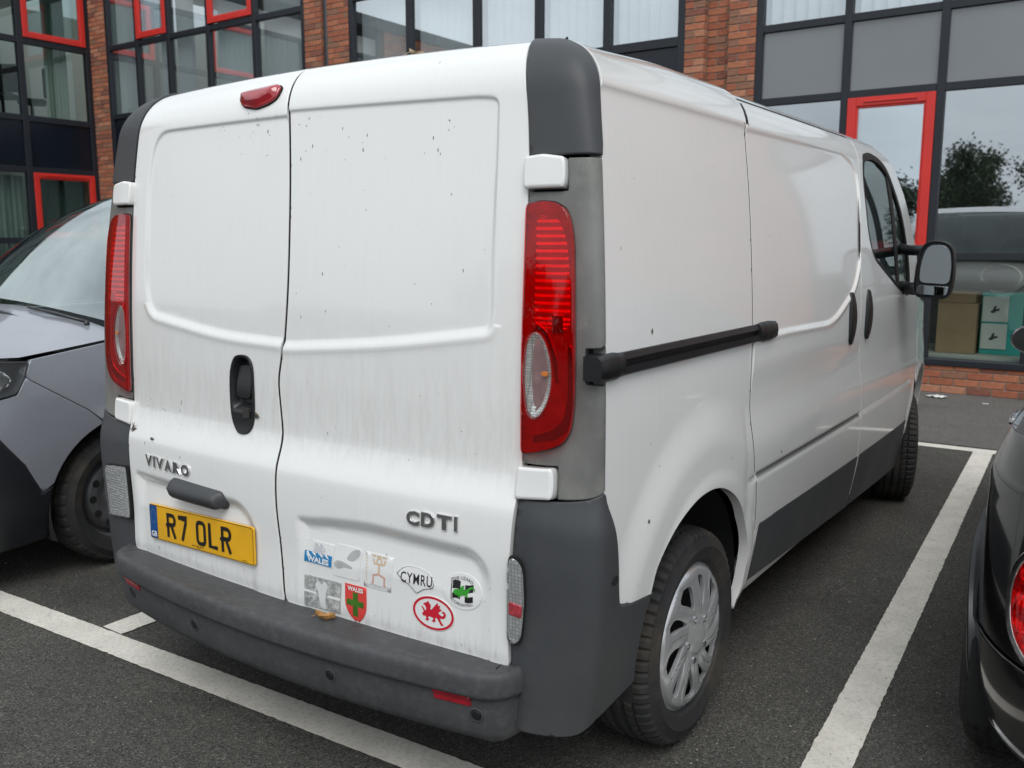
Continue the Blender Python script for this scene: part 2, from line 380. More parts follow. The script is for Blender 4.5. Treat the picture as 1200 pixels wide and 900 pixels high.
# ------------------------------------------------------------------ the office building
brickm = [mat('brick_%s' % w, c, .85, var=.22, vscale=22, bump=.5, bscale=90, dirt=(.16, .10, .075), dscale=14, damt=.35) for w, c in
          (('red', (.33, .105, .055)), ('orange', (.40, .145, .075)), ('dark', (.22, .08, .052)), ('brown', (.26, .125, .075)), ('pale', (.43, .19, .11)))]
mortar = mat('mortar', (.30, .265, .225), .95, var=.15, vscale=30, bump=.4)
frm = mat('frame_paint', (.010, .013, .019), .5, var=.15, vscale=3)
frd = mat('spandrel_panel', (.006, .009, .016), .22, spec=.4)
redm = mat('red_frame', (.62, .030, .022), .35, var=.06, vscale=4, dirt=(.35, .03, .025), dscale=7, damt=.3)
gl_clear = glassmat('window_glass', (.79, .85, .87), .46, .012, (.92, .97, 1.))
gl_dark = glassmat('dark_glass', (.50, .58, .56), .075, .01, (.9, 1, .97))
gl_low = glassmat('shop_glass', (.74, .80, .77), .16, .01, (.93, 1, .97))
gl_grey = mat('spandrel_glass', (.135, .145, .157), .04, spec=1.0, coat=.6, var=.04, vscale=1.2)
blindm = mat('blind_fabric', (.80, .81, .80), .9, var=.05, vscale=12, stretch=(6, 6, .3))
wallm = mat('interior_wall', (.42, .43, .40), .9); ceilm = mat('ceiling_tile', (.55, .55, .52), .9); carpet = mat('carpet', (.06, .06, .065), .95, var=.2)
BLD = thing('office_building', 'brick office building with dark glazing, red window frames and vertical blinds', 'building', (0, 8.1, 0))
FY = 0.0     # facade plane in building coordinates (y = 8.1 in the world)
_bm = {}
def bricksh(l, h, d):
    k = (round(l, 3), round(h, 3), round(d, 3))
    if k not in _bm:
        arr = []
        for m in brickm:
            mb = MB().bbox(-l/2, l/2, 0, d, -h/2, h/2, .004); o = mb.build('brick', m); me = o.data; D.objects.remove(o); arr.append(me)
        _bm[k] = arr
    return random.choices(_bm[k], (5, 4, 2, 3, 1))[0]
def brickwall(name, x0, x1, y, z0, z1, ax='x', vis=None, label=None, depth=.3, parent=BLD):
    """mortar core with separate bricks in stretcher bond; ax='y' makes a wall facing +x at x=y. vis: z range built as single bricks"""
    core = MB()
    if ax == 'x': core.box(x0+.004, x1-.004, y+.006, y+depth, z0, z1)
    else: core.box(y-depth, y-.006, x0+.004, x1-.004, z0, z1)
    w = core.build(name, mortar, parent)
    if label: w['label'] = label
    rest = [MB() for _ in brickm]; p, bl, bh = .075, .215, .065
    for i in range(int(round((z1-z0)/p))):
        zc = z0+p*(i+.5); x = x0-(bl+.01)*(.5 if i % 2 else 0)
        while x < x1-.03:
            a, b = max(x, x0), min(x+bl, x1); x += bl+.01
            if x1-x < .05: b = x1; x = x1
            if b-a < .03: continue
            pr = random.uniform(-.0015, .003); zz = zc+random.uniform(-.001, .001)
            if vis and vis[0] <= zc <= vis[1]:
                o = D.objects.new('brick', bricksh(b-a, bh, .10)); link(o, w)
                if ax == 'x': o.location = ((a+b)/2, y-.004-pr, zz)
                else: o.location = (y+.004+pr, (a+b)/2, zz); o.rotation_euler = (0, 0, PI/2)
            else:
                mb = rest[random.choices(range(5), (5, 4, 2, 3, 1))[0]]
                if ax == 'x': mb.bbox(a, b, y-.004-pr, y+.1, zz-bh/2, zz+bh/2, .004)
                else: mb.bbox(y-.1, y+.004+pr, a, b, zz-bh/2, zz+bh/2, .004)
    V, F, I = [], [], []
    for k, mb in enumerate(rest):
        n = len(V); V += mb.v; F += [tuple(i+n for i in f) for f in mb.f]; I += [k]*len(mb.f)
    if F: tag(mk('brickwork', V, F, brickm, w, fmi=I), kind='stuff')
    return w
TOP = 6.6
brickwall('brick_pier', -2.43, -2.205, -.02, .0, TOP, vis=(2.9, 4.2))
brickwall('brick_pier', -2.205, -1.925, .09, .0, TOP, vis=(2.9, 4.2))
brickwall('brick_pier', -1.925, -1.625, -.02, .0, TOP, vis=(2.9, 4.2))
brickwall('brick_pier', -8.40, -8.06, -.02, .0, TOP, vis=(4.15, 4.85))
brickwall('brick_pier', -8.06, -7.93, .10, .0, TOP)
brickwall('brick_pier', -7.93, -7.52, -.02, .0, TOP, vis=(4.15, 4.75))
brickwall('brick_pier', -13.9, -13.42, -.02, .0, TOP)
brickwall('brick_plinth', -1.625, 2.9, -.03, 0, .30, vis=(-1, .31))
brickwall('brick_plinth', -13.42, -8.40, -.03, 0, .30)
brickwall('brick_plinth', -7.52, -2.43, -.03, 0, .30)
brickwall('brick_pier', 2.9, 3.8, -.02, 0, TOP)
brickwall('brick_wall', 3.8, 9.0, -.02, 0, TOP)
MB().tube([(-8.0, .04, 0), (-8.0, .04, TOP)], .045, 12).build('drainpipe', frm, BLD, True)
def window(xs, zs, panes, label=None, T=None, y=0., d=.10, w=.055):
    """a glazed bay: mullions at xs and transoms at zs as one frame; panes: {(i,j): material}; T maps local to building space"""
    T = T or (lambda p: p); fb = MB()
    def box(x0, x1, y0, y1, z0, z1, mb, b=.004):
        k = MB().bbox(x0, x1, y0, y1, z0, z1, b); mb.add([T(p) for p in k.v], k.f)
    for i, x in enumerate(xs): box(x-w/2, x+w/2, y-.012, y+d, zs[0]-w/2+.001, zs[-1]+w/2-.001, fb)
    for z in zs:
        for i in range(len(xs)-1): box(xs[i]+w/2-.004, xs[i+1]-w/2+.004, y-.004, y+d-.004, z-w/2, z+w/2, fb)
    f = recalc(fb.build('window', frm, BLD))
    if label: f['label'] = label
    for (i, j), (nm, m) in panes.items():
        g = MB(); x0, x1, z0, z1 = xs[i]+w/2-.008, xs[i+1]-w/2+.008, zs[j]+w/2-.008, zs[j+1]-w/2+.008
        k = .0
        g.add([T(p) for p in ((x0, y+.030, z0), (x1, y+.030, z0), (x1, y+.030+k, z1), (x0, y+.030+k, z1))], [(0, 1, 2, 3)])
        if nm != 'pane': g.add([T(p) for p in ((x0, y+.06, z0), (x0, y+.06, z1), (x1, y+.06, z1), (x1, y+.06, z0))], [(0, 1, 2, 3)])
        g.build(nm, m, f)
    return f
def casement(x0, x1, z0, z1, gm, T=None, y=-.03, w=.085, vent=True):
    T = T or (lambda p: p); fb = MB()
    for (a, b, c, e) in ((x0, x0+w, z0, z1), (x1-w, x1, z0, z1), (x0+w-.003, x1-w+.003, z0, z0+w), (x0+w-.003, x1-w+.003, z1-w, z1)):
        k = MB().bbox(a, b, y, y+.055+(.002 if c > z0 or e < z1 else 0), c, e, .005); fb.add([T(p) for p in k.v], k.f)
    for (a, b, c, e) in ((x0+w, x0+w+.018, z0+w, z1-w), (x1-w-.018, x1-w, z0+w, z1-w), (x0+w+.018, x1-w-.018, z0+w, z0+w+.018), (x0+w+.018, x1-w-.018, z1-w-.018, z1-w)):
        k = MB().bbox(a, b, y+.012, y+.05, c, e, .003); fb.add([T(p) for p in k.v], k.f)
    f = recalc(fb.build('casement_window', redm, BLD)); f['label'] = 'opening window with a bright red frame'
    mk('pane', [T(p) for p in ((x0+w+.01, y+.032, z0+w+.01), (x1-w-.01, y+.032, z0+w+.01), (x1-w-.01, y+.032, z1-w-.01), (x0+w+.01, y+.032, z1-w-.01))], [(0, 1, 2, 3)], gm, f)
    if vent:
        k = MB().bbox(x0+w*1.9, x1-w*1.9, y-.012, y-.001, z1-w*.62, z1-w*.40, .003); recalc(mk('trickle_vent', [T(p) for p in k.v], k.f, redm, f))
    return f
P = lambda m: ('pane', m); SPN = ('spandrel', gl_grey); SPD = ('spandrel', frd)
Z = [.30, 1.335, 2.925, 3.665, 4.83, 5.9]
XR = [-1.59, -.685, .205, 1.09, 1.97, 2.87]
window(XR, Z, {**{(i, 0): P(gl_low) for i in range(5)}, **{(i, 1): P(gl_clear) for i in range(5)}, **{(i, 2): SPN for i in range(5)}, **{(i, 3): P(gl_clear) for i in range(5)}, **{(i, 4): P(gl_clear) for i in range(5)}}, 'tall glazed bay with grey spandrel panels', w=.075)
casement(-.648, .168, 1.375, 2.888, gl_clear)
recalc(MB().bbox(-1.60, 2.88, -.055, .0, .272, .335, .006).build('window_sill', frm, BLD))
XM = [-7.49, -6.42, -5.30, -4.36, -3.41, -2.47]
window(XM, [.30, 1.335, 2.925, 3.665, 4.83, 5.9], {**{(i, j): P(gl_dark) for i in range(5) for j in (0, 1)}, **{(i, 2): SPD for i in range(5)}, **{(i, j): P(gl_clear) for i in range(5) for j in (3, 4)}}, 'glazed bay with pale vertical blinds', w=.10)
XL = [-13.38, -12.53, -11.65, -10.62, -9.52, -8.44]
window(XL, [.30, 1.335, 2.925, 3.665, 4.83, 5.9], {**{(i, j): P(gl_dark) for i in range(5) for j in (0, 1)}, **{(i, 2): SPD for i in range(5)}, **{(i, j): P(gl_clear) for i in range(5) for j in (3, 4)}}, 'corner glazed bay with red opening lights', w=.085)
casement(XL[1]+.03, XL[2]-.03, 4.885, 5.86, gl_clear, vent=False); casement(XL[3]+.03, XL[4]-.03, 4.885, 5.86, gl_clear, vent=False)
# the wing at the left: its wall faces +x at x=-13.9, local u runs towards the camera
WX = -13.9
TW = lambda p: (WX-p[1], p[0], p[2])          # (u = building y, depth, z)
YW = [-7.6, -6.3, -5.0, -3.75, -2.5, -1.27, -.06]
window(YW, [.30, 1.5, 2.70, 3.56, 4.83, 5.9], {**{(i, j): P(gl_dark) for i in range(6) for j in (0, 1)}, **{(i, 2): SPD for i in range(6)}, **{(i, j): P(gl_dark) for i in range(6) for j in (3, 4)}}, 'dark glazed side of the wing', T=TW, w=.10)
for a, b in ((5, 6), (3, 4)):
    casement(YW[a]+.05, YW[b]-.05, 1.55, 2.655, gl_dark, T=TW); casement(YW[a]+.05, YW[b]-.05, 4.885, 5.86, gl_dark, T=TW, vent=False)
brickwall('brick_plinth', -7.6, -.02, WX+.03, 0, .30, ax='y'); brickwall('brick_wall', -7.65-6, -7.65, WX+.02, 0, TOP, ax='y')
# shell of the rooms behind the glass
rm = MB()
for z0, z1 in ((-.05, 0.02), (3.0, 3.55), (5.95, 6.4)):
    rm.box(-13.4, 3.0, .22, 5.0, z0, z1); rm.box(-19, WX-.22, -7.6, -.06, z0, z1)
rm.build('floor_slab', ceilm, BLD)
rm = MB().box(-19, 9, 5.0, 5.2, 0, TOP).box(-2.2, -1.9, .35, 5.0, .021, 5.94).box(-8.2, -7.8, .35, 5.0, .021, 5.94).box(-19.2, -19, -13.6, 5.2, 0, TOP).box(8.8, 9, .3, 5, 0, TOP).box(2.9, 3.1, .35, 5, .021, 5.94).box(-19, WX-.3, -13.7, -13.5, 0, TOP)
rm.build('inner_wall', wallm, BLD)
MB().box(-13.95, 9.05, -.06, 5.25, TOP, TOP+.25).box(-19.2, WX+.06, -13.7, -.061, TOP, TOP+.25).build('roof', frm, BLD)
# vertical blinds
def blind(x0, x1, z0, z1, y=.16, pitch=.118, ang=.32, skip=()):
    h = recalc(MB().bbox(x0, x1, y-.03, y+.03, z1, z1+.05, .004).build('vertical_blind', frm, BLD)); n = int((x1-x0)/pitch)
    me = None
    for i in range(n):
        if i in skip: continue
        x = x0+(i+.5)*(x1-x0)/n
        if me is None or True:
            a = ang+random.uniform(-.10, .10); c, s = math.cos(a)*.0635, math.sin(a)*.0635; v = []; f = []
            for k, t in enumerate((-1, -.5, 0, .5, 1)):
                bow = .006*(1-t*t)
                for zz in (z0, z1): v.append((t*c, t*s-bow, zz))
            f = [(2*k, 2*k+2, 2*k+3, 2*k+1) for k in range(4)]
            o = mk('slat', v, f, blindm, h, True); o.location = (x, y, 0)
for i in range(5): blind(XM[i]+.08, XM[i+1]-.08, 3.71, 5.85)
for i in range(5): blind(XR[i]+.07, XR[i+1]-.07, 3.71, 5.85, ang=.5)
for i in (3, 4): blind(XL[i]+.06, XL[i+1]-.06, 3.71, 5.85, ang=.12)
blind(XL[0]+.1, XL[0]+.55, 3.71, 5.85, ang=.9); blind(XL[1]+.5, XL[2]-.1, 3.71, 5.85, ang=1.0); blind(XL[2]+.05, XL[2]+.45, 3.71, 5.85, ang=.6)
# curtains in the wing's ground floor
def curtain(T, x0, x1, z0, z1, m):
    n = 60; P_ = np.array([[T((x0+(x1-x0)*i/n, .22+.02*math.sin(i*1.3)+.012*math.sin(i*.7+1), z)) for z in (z0, z1)] for i in range(n+1)]); grid('curtain', P_, m, BLD)
curt = mat('curtain_fabric', (.36, .40, .37), .95, var=.08, stretch=(3, 3, .3))
for a, b in ((-2.45, -1.3), (-1.2, -.1), (-3.7, -2.55), (-5, -3.8)): curtain(TW, a, b, .1, 2.6, curt)
curtain(TW, -.75, -.35, 3.56, 5.8, mat('pale_curtain', (.55, .58, .52), .95))
# ------------------------------------------------------------------ surfaces of the panel van (metres; x right, y forward, z up)
def interp(tab):
    xs=np.array([a for a,b in tab],float);ys=np.array([b for a,b in tab],float)
    m=np.gradient(ys,xs)
    def f(x):
        x=np.asarray(x,float);xc=np.clip(x,xs[0],xs[-1])
        i=np.clip(np.searchsorted(xs,xc,side='right')-1,0,len(xs)-2)
        h=xs[i+1]-xs[i];t=(xc-xs[i])/h
        return ((2*t**3-3*t**2+1)*ys[i]+(t**3-2*t**2+t)*h*m[i]+(-2*t**3+3*t**2)*ys[i+1]+(t**3-t**2)*h*m[i+1])
    return f
HW=interp([(.2,.895),(.35,.925),(.5,.95),(.75,.968),(.95,.968),(1.2,.96),(1.45,.94),(1.65,.915),(1.8,.888)])
YL=interp([(.40,.098),(.6,.104),(.74,.102),(.82,.106),(.9,.118),(1.1,.127),(1.28,.135),(1.5,.152),(1.68,.17),(1.8,.183)])
XD=interp([(.40,.756),(.7,.758),(.92,.77),(1.1,.769),(1.28,.767),(1.5,.764),(1.68,.757),(1.8,.742),(1.9,.72),(2.02,.68)])
YS=interp([(.3,.20),(.62,.185),(.875,.175),(1.15,.182),(1.43,.205),(1.65,.235),(1.8,.265),(2.07,.36)])
FT=interp([(0,0),(3.0,0),(3.4,.008),(3.8,.03),(4.2,.08),(4.5,.17),(4.7,.33),(4.8,.5)])   # nose taper
def herm(t, a, b, ma, mb): return (2*t**3-3*t**2+1)*a+(t**3-2*t**2+t)*ma+(-2*t**3+3*t**2)*b+(t**3-t**2)*mb
RDROP=.024     # the roof falls a little towards the rear edge
def zside(v):   # side section: v -> x,z (v = height up to the crease at 1.80, then round the cant rail)
    v=np.asarray(v,float);t=np.clip((v-1.8)/.27,0,1)
    x=np.where(v<=1.8,HW(v),herm(t,.888,.68,-.05,-.34));z=np.where(v<=1.8,v,herm(t,1.80,1.957,.27,.02))
    return x,z
def side(y,v):
    x,z=zside(v);y=np.asarray(y,float)
    x=x-FT(y)*np.clip(x/.9,0,1); z=z-RDROP*sstep((.85-y)/.5)*np.clip((v-1.8)/.27,0,1)
    return np.stack(np.broadcast_arrays(x,y,z),-1)
def rearyz(v):
    v=np.asarray(v,float);t=np.clip((v-1.8)/.22,0,1)
    y=np.where(v<=1.8,YL(v),herm(t,.183,.323,.024,.24));z=np.where(v<=1.8,v,herm(t,1.80,1.947,.22,.01))
    return y,z
def rear(x,v):
    y,z=rearyz(v);x=np.asarray(x,float)
    return np.stack(np.broadcast_arrays(x,y-.012+.027*(x/.75)**2,z-.012*(x/.7)**2*np.clip((v-1.8)/.2,0,1)),-1)
def corner(t,v):
    t=np.asarray(t,float);v=np.asarray(v,float);t,v=np.broadcast_arrays(t,v)
    xd=XD(v);P0=rear(xd,v);xs,zs=zside(v);ys=YS(v)
    zs=zs-RDROP*np.clip((v-1.8)/.27,0,1); P2=np.stack([xs,ys,zs],-1)
    P1=np.stack([np.maximum(xs,xd),P0[...,1]+.010,(P0[...,2]+zs)/2],-1)
    k=.92;A=P0+k*(P1-P0);B=P2+k*(P1-P2);T=np.clip(t,0,1)[...,None]
    P=(1-T)**3*P0+3*(1-T)**2*T*A+3*(1-T)*T**2*B+T**3*P2
    ext=np.stack([xs,ys+(t-1)*.3,zs],-1)
    P=np.where((t>1)[...,None],ext,P)
    return np.where((t<0)[...,None],rear(xd+np.minimum(t,0)*.22,v),P)
def VM(sx):      # mirrored / plain variants of the three surface maps
    f = np.array([sx, 1, 1.])
    return (lambda y, v: side(y, v)*f), (lambda t, v: corner(t, v)*f)
def paint(name, col, coat=1., grime=(.33, .31, .27), streak=.06, rough=.24, film=False):
    """solid paint with road film: vertical streaks, blotches and small specks of dirt"""
    m = D.materials.new(name); m.use_nodes = True; nt = m.node_tree; b = nt.nodes['Principled BSDF']; L = nt.links.new
    b.inputs['Roughness'].default_value = rough; b.inputs['Coat Weight'].default_value = coat; b.inputs['Coat Roughness'].default_value = .06
    tc = N(nt, 'ShaderNodeTexCoord'); mp = N(nt, 'ShaderNodeMapping'); mp.inputs['Scale'].default_value = (60, 60, 1.6); L(tc.outputs['Object'], mp.inputs[0])
    n1 = N(nt, 'ShaderNodeTexNoise'); n1.inputs['Scale'].default_value = 1.6; n1.inputs['Detail'].default_value = 5; L(mp.outputs[0], n1.inputs['Vector'])
    n2 = N(nt, 'ShaderNodeTexNoise'); n2.inputs['Scale'].default_value = 2.3; n2.inputs['Detail'].default_value = 7; n2.inputs['Roughness'].default_value = .6; L(tc.outputs['Object'], n2.inputs['Vector'])
    mu = N(nt, 'ShaderNodeMath', operation='MULTIPLY'); L(n1.outputs['Fac'], mu.inputs[0]); L(n2.outputs['Fac'], mu.inputs[1])
    r = N(nt, 'ShaderNodeMapRange'); r.inputs[1].default_value = .2; r.inputs[2].default_value = .42; r.inputs[3].default_value = .02; r.inputs[4].default_value = streak; L(mu.outputs[0], r.inputs[0])
    x = N(nt, 'ShaderNodeMix', data_type='RGBA'); L(r.outputs[0], x.inputs[0]); x.inputs[6].default_value = (*col, 1); x.inputs[7].default_value = (*grime, 1)
    v = N(nt, 'ShaderNodeTexVoronoi'); v.inputs['Scale'].default_value = 17; mp2 = N(nt, 'ShaderNodeMapping'); mp2.inputs['Scale'].default_value = (1, 1, .6); L(tc.outputs['Object'], mp2.inputs[0]); L(mp2.outputs[0], v.inputs['Vector'])
    se = N(nt, 'ShaderNodeSeparateColor'); L(v.outputs['Color'], se.inputs[0])
    gt = N(nt, 'ShaderNodeMath', operation='GREATER_THAN'); gt.inputs[1].default_value = .90; L(se.outputs[0], gt.inputs[0])
    n3 = N(nt, 'ShaderNodeTexNoise'); n3.inputs['Scale'].default_value = 140; L(tc.outputs['Object'], n3.inputs['Vector'])
    dd = N(nt, 'ShaderNodeMath', operation='MULTIPLY_ADD'); dd.inputs[1].default_value = .09; L(n3.outputs['Fac'], dd.inputs[0]); L(v.outputs['Distance'], dd.inputs[2])
    lt = N(nt, 'ShaderNodeMath', operation='LESS_THAN'); lt.inputs[1].default_value = .092; L(dd.outputs[0], lt.inputs[0])
    sp = N(nt, 'ShaderNodeMath', operation='MULTIPLY'); L(gt.outputs[0], sp.inputs[0]); L(lt.outputs[0], sp.inputs[1])
    s2 = N(nt, 'ShaderNodeMath', operation='MULTIPLY'); s2.inputs[1].default_value = .55; L(sp.outputs[0], s2.inputs[0])
    y = N(nt, 'ShaderNodeMix', data_type='RGBA'); L(s2.outputs[0], y.inputs[0]); L(x.outputs[2], y.inputs[6]); y.inputs[7].default_value = (.06, .05, .04, 1)
    cur = y.outputs[2]
    if film:      # road film thrown up by the wheels: a patchy grey belt across the doors, thinner below and above
        se2 = N(nt, 'ShaderNodeSeparateXYZ'); L(tc.outputs['Object'], se2.inputs[0])
        up = N(nt, 'ShaderNodeMapRange', interpolation_type='SMOOTHSTEP'); up.inputs[1].default_value = .84; up.inputs[2].default_value = .93; L(se2.outputs[2], up.inputs[0])
        dn = N(nt, 'ShaderNodeMapRange', interpolation_type='SMOOTHSTEP'); dn.inputs[1].default_value = 1.35; dn.inputs[2].default_value = .95; L(se2.outputs[2], dn.inputs[0])
        mz = N(nt, 'ShaderNodeMath', operation='MULTIPLY'); L(up.outputs[0], mz.inputs[0]); L(dn.outputs[0], mz.inputs[1])
        mp3 = N(nt, 'ShaderNodeMapping'); mp3.inputs['Scale'].default_value = (34, 34, 5); L(tc.outputs['Object'], mp3.inputs[0])
        n6 = N(nt, 'ShaderNodeTexNoise'); n6.inputs['Scale'].default_value = 1.5; n6.inputs['Detail'].default_value = 10; n6.inputs['Roughness'].default_value = .75; L(mp3.outputs[0], n6.inputs['Vector'])
        r6 = N(nt, 'ShaderNodeMapRange'); r6.inputs[1].default_value = .42; r6.inputs[2].default_value = .72; r6.inputs[3].default_value = .07; r6.inputs[4].default_value = .40; L(n6.outputs['Fac'], r6.inputs[0])
        ba = N(nt, 'ShaderNodeMath', operation='MULTIPLY'); L(mz.outputs[0], ba.inputs[0]); L(r6.outputs[0], ba.inputs[1])
        fx = N(nt, 'ShaderNodeMix', data_type='RGBA'); L(ba.outputs[0], fx.inputs[0]); L(cur, fx.inputs[6]); fx.inputs[7].default_value = (.47, .46, .43, 1); cur = fx.outputs[2]
        lo = N(nt, 'ShaderNodeMapRange', interpolation_type='SMOOTHSTEP'); lo.inputs[1].default_value = .56; lo.inputs[2].default_value = .46; L(se2.outputs[2], lo.inputs[0])
        r7 = N(nt, 'ShaderNodeMapRange'); r7.inputs[1].default_value = .50; r7.inputs[2].default_value = .68; r7.inputs[3].default_value = .03; r7.inputs[4].default_value = .55; L(n6.outputs['Fac'], r7.inputs[0])
        b7 = N(nt, 'ShaderNodeMath', operation='MULTIPLY'); L(lo.outputs[0], b7.inputs[0]); L(r7.outputs[0], b7.inputs[1])
        f7 = N(nt, 'ShaderNodeMix', data_type='RGBA'); L(b7.outputs[0], f7.inputs[0]); L(cur, f7.inputs[6]); f7.inputs[7].default_value = (.36, .34, .30, 1); cur = f7.outputs[2]
    L(cur, b.inputs['Base Color'])
    return m

white = paint('white_paint', (.80, .80, .785), streak=.06, rough=.24); whited = paint('white_door_paint', (.80, .80, .785), film=True, streak=.06, rough=.26); whitec = mat('white_plastic', (.80, .80, .785), .3, coat=.6, var=.03)
plas = mat('grey_plastic', (.046, .049, .053), .52, var=.10, vscale=4, bump=.25, bscale=700, dirt=(.10, .095, .085), dscale=2.2, damt=.30, rvar=.06)
plasb = mat('bumper_plastic', (.052, .054, .057), .62, var=.15, vscale=5, bump=.35, bscale=500, dirt=(.17, .16, .14), dscale=42, damt=.30)
plasm = mat('faded_plastic', (.150, .150, .142), .36, var=.30, vscale=7, bump=.2, bscale=600, dirt=(.27, .265, .24), dscale=10, damt=.75, stretch=(1, 1, .6))
blk = mat('black_plastic', (.010, .011, .012), .38, var=.15); rub = mat('rubber_and_gap_shade', (.008, .008, .009), .6)
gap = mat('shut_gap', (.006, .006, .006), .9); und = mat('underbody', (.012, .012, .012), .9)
chrome = mat('chrome', (.62, .62, .63), .12, 1., var=.2, vscale=40); silver = mat('reflector_silver', (.75, .76, .78), .16, 1.)
lens_r = glassmat('red_lens', (.97, .010, .030), .035, .02); lens_c = glassmat('clear_lens', (.93, .95, .95), .07, .04)
red_in = mat('red_reflector', (.90, .70, .70), .25, .5, var=.1, vscale=20); red_dk = mat('lamp_housing', (.34, .20, .20), .35, .3, var=.2, vscale=30)
redp = mat('red_plastic', (.36, .008, .018), .15, coat=1., var=.12, vscale=20); redr = mat('red_reflex', (.30, .008, .018), .30, coat=.4, var=.2, vscale=60)
def prism(name, cell, hi, lo, rough=.20, metal=.70):
    """moulded prism grid of a clear lamp: cells of slightly different brightness"""
    m = D.materials.new(name); m.use_nodes = True; nt = m.node_tree; b = nt.nodes['Principled BSDF']; L = nt.links.new
    tc = N(nt, 'ShaderNodeTexCoord'); sx_ = N(nt, 'ShaderNodeSeparateXYZ'); L(tc.outputs['Object'], sx_.inputs[0]); ab = N(nt, 'ShaderNodeMath', operation='ABSOLUTE'); L(sx_.outputs[0], ab.inputs[0])
    su = N(nt, 'ShaderNodeMath', operation='SUBTRACT'); L(ab.outputs[0], su.inputs[0]); L(sx_.outputs[1], su.inputs[1]); cb = N(nt, 'ShaderNodeCombineXYZ'); L(su.outputs[0], cb.inputs[0]); L(sx_.outputs[2], cb.inputs[1])
    br = N(nt, 'ShaderNodeTexBrick'); br.offset = 0; br.inputs['Scale'].default_value = 1; br.inputs['Brick Width'].default_value = cell[0]; br.inputs['Row Height'].default_value = cell[1]; br.inputs['Mortar Size'].default_value = .0007
    br.inputs['Color1'].default_value = (*hi, 1); br.inputs['Color2'].default_value = (*lo, 1); br.inputs['Mortar'].default_value = (.46, .46, .46, 1); L(cb.outputs[0], br.inputs['Vector']); L(br.outputs['Color'], b.inputs['Base Color'])
    bu = N(nt, 'ShaderNodeBump'); bu.inputs['Distance'].default_value = .004; bu.inputs['Strength'].default_value = .8; L(br.outputs['Color'], bu.inputs['Height']); L(bu.outputs[0], b.inputs['Normal'])
    b.inputs['Roughness'].default_value = rough; b.inputs['Metallic'].default_value = metal; return m
pr_rev = prism('prism_round', (.0085, .0065), (.97, .96, .93), (.74, .71, .66)); pr_fog = prism('prism_square', (.0085, .0090), (.98, .98, .98), (.76, .76, .76))
amber = mat('amber_bulb', (.75, .22, .03), .3)
tyre = mat('tyre_rubber', (.017, .017, .018), .8, var=.2, vscale=9, bump=.4, bscale=160, dirt=(.085, .068, .046), dscale=5.5, damt=.7)
capm = mat('wheel_silver', (.56, .57, .58), .25, .6, var=.06, vscale=8, dirt=(.16, .145, .125), dscale=7, damt=.35); steel = mat('steel_dark', (.05, .048, .046), .55, .4, var=.2)
vang = glassmat('cab_glass', (.36, .42, .40), .10, .01, (.9, .97, .95)); mirg = mat('mirror_glass', (.15, .16, .165), .02, 1.)
seatm = mat('seat_fabric', (.035, .036, .04), .9, var=.2)

VAN = thing('panel_van', 'white panel van with grey plastic corners, rear number plate and flag stickers on its door', 'van', (0, 0, 0))
cl = lambda a, b: (min(a, b), max(a, b))
lin = lambda a, b, n: np.linspace(a, b, n)
# --- rear doors
SPLIT = interp([(.44, .004), (.53, -.002), (.62, -.009), (.76, -.020), (.84, -.0205), (.92, -.019), (1.0, -.028), (1.083, -.034), (1.15, -.022), (1.25, -.010), (1.54, -.004), (1.88, -.030), (2.03, -.05)])
vv = np.concatenate([lin(.455, 1.8, 60), lin(1.82, 2.015, 14)])
doorL = np.concatenate([np.stack([-XD(vv)+.003, vv], 1), np.stack([SPLIT(vv)-.0042, vv], 1)[::-1]])
doorR = np.concatenate([np.stack([SPLIT(vv)+.0042, vv], 1), np.stack([XD(vv)-.003, vv], 1)[::-1]])
def rcorner(poly, i, r):      # round one corner of a dense outline
    return poly
recL = rpoly([(-.64, 1.806, .13), (.12, 1.806, .01), (.12, 1.178, .01), (-.033, 1.180, .05), (-.281, 1.186, .4), (-.66, 1.232, .12), (-.690, 1.33, .2), (-.680, 1.66, .2)], n=9)
recR = rpoly([(-.12, 1.822, .01), (.62, 1.803, .05), (.672, 1.795, .075), (.690, 1.30, .2), (.680, 1.248, .10), (.355, 1.202, .4), (-.006, 1.172, .1), (-.12, 1.170, .01)], n=9)
pL = rpoly([(-.735, .735, .03), (-.17, .727, .12), (-.10, .66, .06), (-.105, .40, .01), (-.735, .40, .01)], n=7)
pR = rpoly([(.055, .722, .02), (.28, .752, .3), (.66, .742, .10), (.712, .69, .05), (.712, .40, .01), (.055, .40, .01)], n=7)
def soft(d, w): return sstep(-d/w)
def ddisp(rec, low):
    def f(u, v):
        q = np.stack([u, v], 1); d1 = sd(rec, q); d2 = sd(low, q)
        a = -.0065*soft(d1, .012+.012*sstep((1.7-v)/.3))
        lip = .0025*np.exp(-((d1-.006)/.010)**2)*(v < 1.27)
        bulge = .016*sstep((.95-v)/.13)
        dn = np.abs(d2)
        top = np.clip((v-.58)/.12, .25, 1)
        return a+lip+bulge-.019*soft(d2, .045)*top-.004*np.exp(-((v-.455)/.02)**2)
    return f
hp = spl([(-.190, 1.143), (-.222, 1.132), (-.240, 1.09), (-.243, 1.02), (-.236, .955), (-.210, .918), (-.180, .912), (-.152, .925), (-.137, .965), (-.136, 1.05), (-.140, 1.11), (-.158, 1.137)], 5)
hp_in = hp.mean(0)+(hp-hp.mean(0))*[.88, .95]
RFS = (-.024, -.018, -.012, -.006, 0., .007, .014, .021)
dl = panel('rear_door', doorL, rear, whited, VAN, .0125, .03, .0025, (hp_in,), ddisp(recL, pL), (0, -1, 0), refine=rings(recL, RFS)+rings(pL, (-.03, -.015, 0))); dl['label'] = 'left rear door with the number plate and handle'
